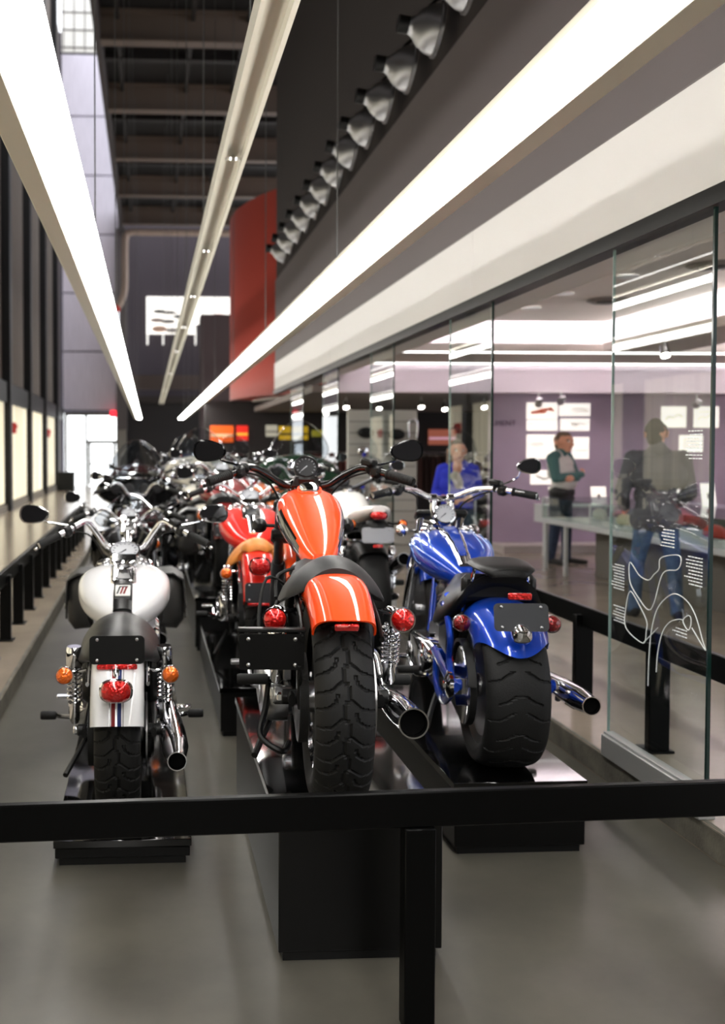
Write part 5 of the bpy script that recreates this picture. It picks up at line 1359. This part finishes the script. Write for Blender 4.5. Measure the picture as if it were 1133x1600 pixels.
poster(5.759, 1.792, 6.173, 1.962, 13.63, 'white print with small dark scribble on the purple wall', [('sketch', INK, [(-.3, .3), (-.15, -.1), (-.05, .3), (.05, -.2), (.2, .2)], .007), ('sketch', INK, [(.1, .1), (.5, .2), (.7, -.05)], .005)])
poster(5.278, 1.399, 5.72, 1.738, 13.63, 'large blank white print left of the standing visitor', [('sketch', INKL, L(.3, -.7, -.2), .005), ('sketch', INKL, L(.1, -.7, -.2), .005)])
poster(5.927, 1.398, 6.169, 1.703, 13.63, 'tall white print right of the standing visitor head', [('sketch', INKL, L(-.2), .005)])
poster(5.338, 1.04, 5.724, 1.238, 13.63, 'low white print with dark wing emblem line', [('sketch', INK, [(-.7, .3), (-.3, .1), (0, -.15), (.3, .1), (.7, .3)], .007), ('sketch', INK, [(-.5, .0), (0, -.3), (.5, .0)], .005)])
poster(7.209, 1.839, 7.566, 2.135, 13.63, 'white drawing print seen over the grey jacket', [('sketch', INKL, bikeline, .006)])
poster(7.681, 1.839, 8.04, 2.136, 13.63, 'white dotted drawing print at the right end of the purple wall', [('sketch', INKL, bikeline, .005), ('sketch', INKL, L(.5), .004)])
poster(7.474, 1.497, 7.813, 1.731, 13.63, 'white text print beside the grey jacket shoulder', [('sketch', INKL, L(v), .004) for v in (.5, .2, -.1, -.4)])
# lettering on the purple wall
def wall_text(s, size, loc, m, label):
    cu = bpy.data.curves.new('wall_lettering', 'FONT'); cu.body = s; cu.size = size; cu.extrude = .002
    o = bpy.data.objects.new('tmp_text', cu); COL.objects.link(o)
    dg = bpy.context.evaluated_depsgraph_get(); dg.update()
    me = bpy.data.meshes.new_from_object(o.evaluated_get(dg)); bpy.data.objects.remove(o)
    me.materials.clear(); me.materials.append(m)
    o = bpy.data.objects.new('wall_lettering', me); COL.objects.link(o); o.location = loc; o.rotation_euler = (PI / 2, 0, 0)
    return tag(o, label, 'lettering')
LET = mat('lettering_dark', rgb(84, 66, 90), .6)
wall_text('MENT', .11, (4.83, 13.64, 1.86), LET, 'dark capital letters MENT on the purple wall beside the glass panel')
# display case along the gallery
CASEW = mat('case_white', rgb(206, 208, 208), .4)
CASEG = clear_glass('case_glass', (.90, .95, .93))
t = thing('display_case', 'long white and glass display case beside the visitors', 'display case', (4.62, 6.0, RF))
CL = 5.48
MB().box((.46, CL / 2, .585), (.92, CL, .06), bev=.006).build('deck', CASEW, t)
MB().box((.62, CL / 2 - .35, .275), (.55, CL - .7, .55), bev=.006).build('base', mat('case_base', rgb(112, 106, 98), .55), t)
for nm, c, s in (('front_pane', (.012, CL / 2, .73), (.008, CL, .23)), ('back_pane', (.90, CL / 2, .73), (.008, CL, .23)), ('end_pane', (.456, CL - .004, .73), (.88, .008, .23)), ('top_pane', (.456, CL / 2, .85), (.90, CL, .008))):
    MB().box(c, s).build(nm, CASEG, t, None)
for y in (0.02, 1.4, 2.8, 4.2, CL - .02):
    MB().box((.014, y, .73), (.016, .016, .23)).build('case_post', CASEW, t, None)
for y in (CL - .05, CL - .6):
    MB().box((.05, y, .28), (.04, .04, .56), bev=.003).build('leg', CASEW, t)
# objects in the case
for k, (x, y, s, c, lab) in enumerate(((.35, 4.1, .11, (232, 214, 186), 'cream carved model inside the display case'), (.45, 2.6, .16, (196, 60, 44), 'red model part inside the display case'), (.4, 1.9, .15, (206, 120, 100), 'pink clay study inside the display case'), (.5, 5.0, .10, (220, 216, 208), 'pale paper study at the far end of the display case'))):
    o = thing('design_model', lab, 'model', (4.62 + x, 6.0 + y, RF + .615))
    rg = tank_mb([(-s, .03, .02, .02, .02, 2.2), (-s * .5, .05, .06, .05, .04, 2.3), (s * .3, .06, .08, .07, .05, 2.4), (s, .05, .04, .03, .04, 2.2)], 16, 3)
    MB().loft(rg).build('model_body', mat('model_%d' % k, rgb(*c), .5), o, 60)
    MB().box((0, 0, .006), (.2, 2 * s + .06, .012), bev=.002).build('model_base', CASEW, o)
# purple plinth with leaning placards
t = thing('purple_counter', 'purple topped counter behind the display case', 'counter', (5.62, 8.6, RF))
MB().box((.25, 1.3, .80), (.5, 2.6, .05), bev=.004).build('counter_top', mat('counter_purple', rgb(120, 106, 136), .4), t)
MB().box((.25, 1.3, .39), (.42, 2.5, .78), bev=.004).build('counter_base', mat('counter_base', rgb(96, 88, 92), .6), t)
def placard(x, y, z, w, h, rz, lab):
    o = thing('placard', lab, 'placard', (x, y, z), rz)
    MB().box((0, .02, h / 2), (w, .008, h), (-.22, 0, 0), .002).build('card', PAPER_GLOW, o)
    MB().prism([(-.01, .02, .0), (-.01, .12, .0), (-.01, .05, h * .7)], (.02, 0, 0)).build('stand', CASEW, o)
    MB().box((0, .012, h * .45), (w * .2, .008, h * .25), (-.22, 0, 0), .001).build('picture', INK, o)
placard(5.76, 10.6, RF + .826, .15, .24, .1, 'white leaning placard on the purple counter, farther one')
placard(5.78, 9.95, RF + .826, .15, .24, .0, 'white leaning placard on the purple counter, nearer one')
# white table by the wall
t = thing('side_table', 'slim white table with leaning sheets by the purple wall', 'table', (5.70, 13.02, RF))
MB().box((0, 0, .66), (.98, .34, .03), bev=.003).build('table_top', CASEW, t)
for x in (-.46, -.36, .36, .46): MB().box((x, -.13, .325), (.035, .035, .65), bev=.003).build('leg', CASEW, t)
MB().box((-.46, 0, .55), (.06, .32, .22), bev=.003).build('end_panel', CASEW, t)
placard(5.45, 12.98, RF + .675, .22, .24, .15, 'white leaning sheet on the slim table left of the standing visitor')
placard(6.02, 12.98, RF + .675, .20, .24, -.1, 'white leaning sheet on the slim table right of the standing visitor')
# ceiling downlights, the last three unseen and added to brighten the gallery, and diffusers
DL = mat('downlight_glow', (1, 1, 1), .5, emit=(1, .95, .88), es=220.)
for k, (x, y, lab) in enumerate(((3.78, 8.92, 'ceiling downlight above the display case, middle of three'), (3.92, 8.0, 'ceiling downlight above the display case, nearest of three'), (3.84, 9.84, 'ceiling downlight above the display case, farthest of three'), (3.2, 5.6, 'added unseen ceiling downlight behind the nearest glass panel'), (3.3, 3.2, 'added unseen ceiling downlight near the camera inside the gallery'), (3.2, 1.0, 'added unseen ceiling downlight beside the camera inside the gallery'))):
    t = thing('ceiling_downlight', lab, 'downlight', (x, y, 2.96), group='gallery ceiling downlights')
    MB().lathe([(.075, -.004), (.095, -.004), (.095, .004), (.075, .004), (.075, -.004)], (0, 0, -.006), (0, 0, 1), 24).build('trim_ring', CASEW, t)
    MB().lathe([(.074, 0), (.074, .004), (.001, .004), (.001, 0)], (0, 0, -.006), (0, 0, 1), 20).build('lamp_face', DL, t)
for x, y, lab in ((4.37, 9.28, 'round dark air diffuser in the gallery ceiling, farther one'), (4.33, 7.45, 'round dark air diffuser in the gallery ceiling, nearer one')):
    t = thing('air_diffuser', lab, 'air diffuser', (x, y, 2.96), group='air diffusers')
    MB().lathe([(.19, 0), (.20, -.008), (.15, -.03), (.14, -.02)], (0, 0, 0), (0, 0, 1), 28).build('outer_ring', mat('diffuser_grey', rgb(128, 120, 116), .5), t)
    MB().lathe([(.10, -.01), (.11, -.03), (.05, -.045), (.001, -.045)], (0, 0, 0), (0, 0, 1), 24).build('inner_cone', mat('diffuser_dark', rgb(60, 56, 55), .5), t)
# track heads
def track_head(x, y, z, lab, tgt, es=30.):
    t = thing('track_spot', lab, 'spotlight', (x, y, z), group='small track spotlights')
    d = (Vector(tgt) - Vector((x, y, z))).normalized()
    MB().rcyl((0, 0, .0), (0, 0, .10), .012, 10).build('stem', CASEW, t)
    MB().lathe([(.02, -.09), (.04, -.08), (.05, .03), (.046, .034), (.044, .02)], (0, 0, -.03), d, 20).build('can', STEEL, t)
    MB().lathe([(.042, .018), (.03, .026), (.001, .028)], (0, 0, -.03), d, 16).build('lamp_face', mat('spot_glow', (1, 1, 1), .5, emit=(1, .93, .82), es=es), t)
track_head(5.45, 12.9, 2.2, 'small spotlight over the orange sketch print', (5.5, 13.6, 1.9))
track_head(5.15, 12.9, 2.17, 'small spotlight left of the prints on the purple wall', (5.3, 13.6, 1.6))
track_head(5.1, 9.6, 2.52, 'silver spotlight hanging from the ceiling raft over the case', (4.9, 8.6, .8))
track_head(7.3, 12.9, 2.16, 'small spotlight above the prints behind the grey jacket', (7.4, 13.6, 1.9))
track_head(8.2, 12.9, 2.16, 'small spotlight right of the prints near the magenta wall', (8.0, 13.6, 1.9))
for k, (x, y) in enumerate(((3.0, 15.0), (3.6, 15.4), (4.1, 14.8), (4.7, 15.6), (5.1, 14.9), (3.2, 17.8), (4.3, 18.2))):
    track_head(x, y, 2.22, 'small lit shop spotlight, %s from the left' % ['first', 'second', 'third', 'fourth', 'fifth', 'sixth', 'seventh'][k], (x, y - 1, .5), 45.)
# shop prints on the dark wall
def shop_print(x0, z0, x1, z1, c, lab, c2=None):
    t = thing('shop_print', lab, 'print', ((x0 + x1) / 2, 21.07, z0)); w = x1 - x0; h = z1 - z0
    MB().box((0, 0, h / 2), (w, .04, h), bev=.005).build('panel', mat('shop_' + lab.split()[0] + lab.split()[1], rgb(*c), .6, emit=rgb(*c), es=.5), t)  # glow painted in: each print also emits its own colour
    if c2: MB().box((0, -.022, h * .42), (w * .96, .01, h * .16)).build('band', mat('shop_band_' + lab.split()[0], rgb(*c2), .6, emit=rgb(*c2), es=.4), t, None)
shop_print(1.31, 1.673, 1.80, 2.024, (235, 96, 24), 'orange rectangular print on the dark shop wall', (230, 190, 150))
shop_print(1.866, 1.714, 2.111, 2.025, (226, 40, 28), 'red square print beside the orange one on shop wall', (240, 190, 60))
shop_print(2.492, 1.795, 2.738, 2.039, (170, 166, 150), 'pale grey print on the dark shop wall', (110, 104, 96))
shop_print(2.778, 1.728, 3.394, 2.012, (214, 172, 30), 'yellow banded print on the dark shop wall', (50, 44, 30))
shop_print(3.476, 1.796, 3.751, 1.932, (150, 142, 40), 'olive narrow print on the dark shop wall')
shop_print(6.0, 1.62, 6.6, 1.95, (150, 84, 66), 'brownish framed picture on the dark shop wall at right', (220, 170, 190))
# grey pegboard with chrome parts
t = thing('parts_board', 'grey slatted board hung with chrome motorcycle parts', 'display board', (2.92, 12.3, RF))
MB().box((0, .03, .98), (.88, .05, 1.85), bev=.006).build('board', mat('pegboard_grey', rgb(176, 172, 164), .6), t)
for k in range(12): MB().box((0, .0, .22 + k * .14), (.84, .012, .02)).build('slat', mat('slat_grey', rgb(140, 136, 130), .5), t, None)
for x in (-.36, .36): MB().box((x, -.02, .02), (.06, .4, .04), bev=.004).build('foot', BLACKSATIN, t)
gp_ = 'chrome parts on the grey board'
def part_on_board(kind, x, z, lab):
    o = thing(kind, lab, 'motorcycle part', (2.92 + x, 12.292, RF + z), group=gp_)
    if kind == 'seat_part': MB().ell((0, -.06, 0), (.11, .05, .07)).build('pad', LEATHER, o); MB().rcyl((0, -.02, 0), (0, .0, 0), .03).build('hook', CHROME, o)
    elif kind == 'air_cleaner_cover': MB().lathe([(.001, -.05), (.06, -.045), (.08, -.02), (.08, .0)], (0, -.02, 0), (0, 1, 0), 22).build('cover', CHROME, o); MB().rcyl((0, -.03, 0), (0, .0, 0), .015).build('hook', CHROME, o)
    elif kind == 'exhaust_part': MB().tube(cr([(-.14, -.05, .12), (-.04, -.06, .02), (.06, -.06, -.02), (.17, -.05, -.10)], 6), .026, 12).build('pipe', CHROME, o); MB().rcyl((0, -.04, 0), (0, .0, 0), .012).build('hook', CHROME, o)
    else: MB().tube(cr([(-.05, -.04, -.1), (-.05, -.05, .1), (.05, -.05, .1), (.05, -.04, -.1)], 6), .014, 10).build('loop', CHROME, o); MB().rcyl((0, -.04, .11), (0, .0, .11), .01).build('hook', CHROME, o)
part_on_board('seat_part', -.22, 1.62, 'black seat pad at the upper left of the grey parts board')
part_on_board('seat_part', .16, 1.60, 'black seat pad at the upper right of the grey parts board')
part_on_board('sissy_bar', .37, 1.66, 'chrome loop bar on the right of the grey parts board')
part_on_board('air_cleaner_cover', -.25, 1.38, 'round chrome cover on the left of the grey parts board')
part_on_board('air_cleaner_cover', .16, 1.36, 'round chrome cover on the right of the grey parts board')
part_on_board('exhaust_part', -.15, 1.16, 'chrome exhaust piece on the left of the grey parts board')
part_on_board('exhaust_part', .2, 1.10, 'chrome exhaust piece on the right of the grey parts board')
part_on_board('air_cleaner_cover', -.28, .92, 'round chrome cover at the lower left of the grey parts board')
# clothing racks in the dark shop
for k, (x, y, c, lab) in enumerate(((4.6, 17.0, (60, 36, 34), 'dark clothing rack in the shop, left one'), (6.0, 16.2, (92, 74, 66), 'brown clothing rack in the shop, right one'), (3.4, 18.5, (96, 40, 36), 'dark red clothing rack far in the shop'), (5.4, 18.6, (110, 104, 96), 'grey clothing rack far in the shop'))):
    t = thing('clothing_rack', lab, 'clothing rack', (x, y, RF))
    b = MB()
    for sx in (-.6, .6): b.rcyl((sx, 0, 0), (sx, 0, 1.35), .018, 10); b.box((sx, 0, .015), (.06, .5, .03), None, .005)
    b.rcyl((-.6, 0, 1.35), (.6, 0, 1.35), .015, 10); b.build('rack_frame', CHROME, t)
    for j in range(10):
        w_ = .40 + .08 * random.random(); h_ = .6 + .15 * random.random(); xx = -.5 + j * .11
        f = .6 + .8 * random.random()
        MB().loft([[(xx - .035 * e, yy * w_ / 2 * g_, 1.30 - zz) for yy in ()] or [(xx + dx * e, yy * w_ / 2, 1.30 - zz * h_) for dx, yy in ((-.035, -.9), (.035, -.9), (.045, 0), (.035, .9), (-.035, .9), (-.045, 0))] for zz, e, g_ in ((0, .3, .3), (.12, 1, 1), (.6, 1.1, 1), (1., 1.15, 1))]).build('garment', mat('garment_%d_%d' % (k, j % 3), tuple(min(.9, q * (.6 + .4 * (j % 3))) for q in rgb(*c)), .85), t, 60)
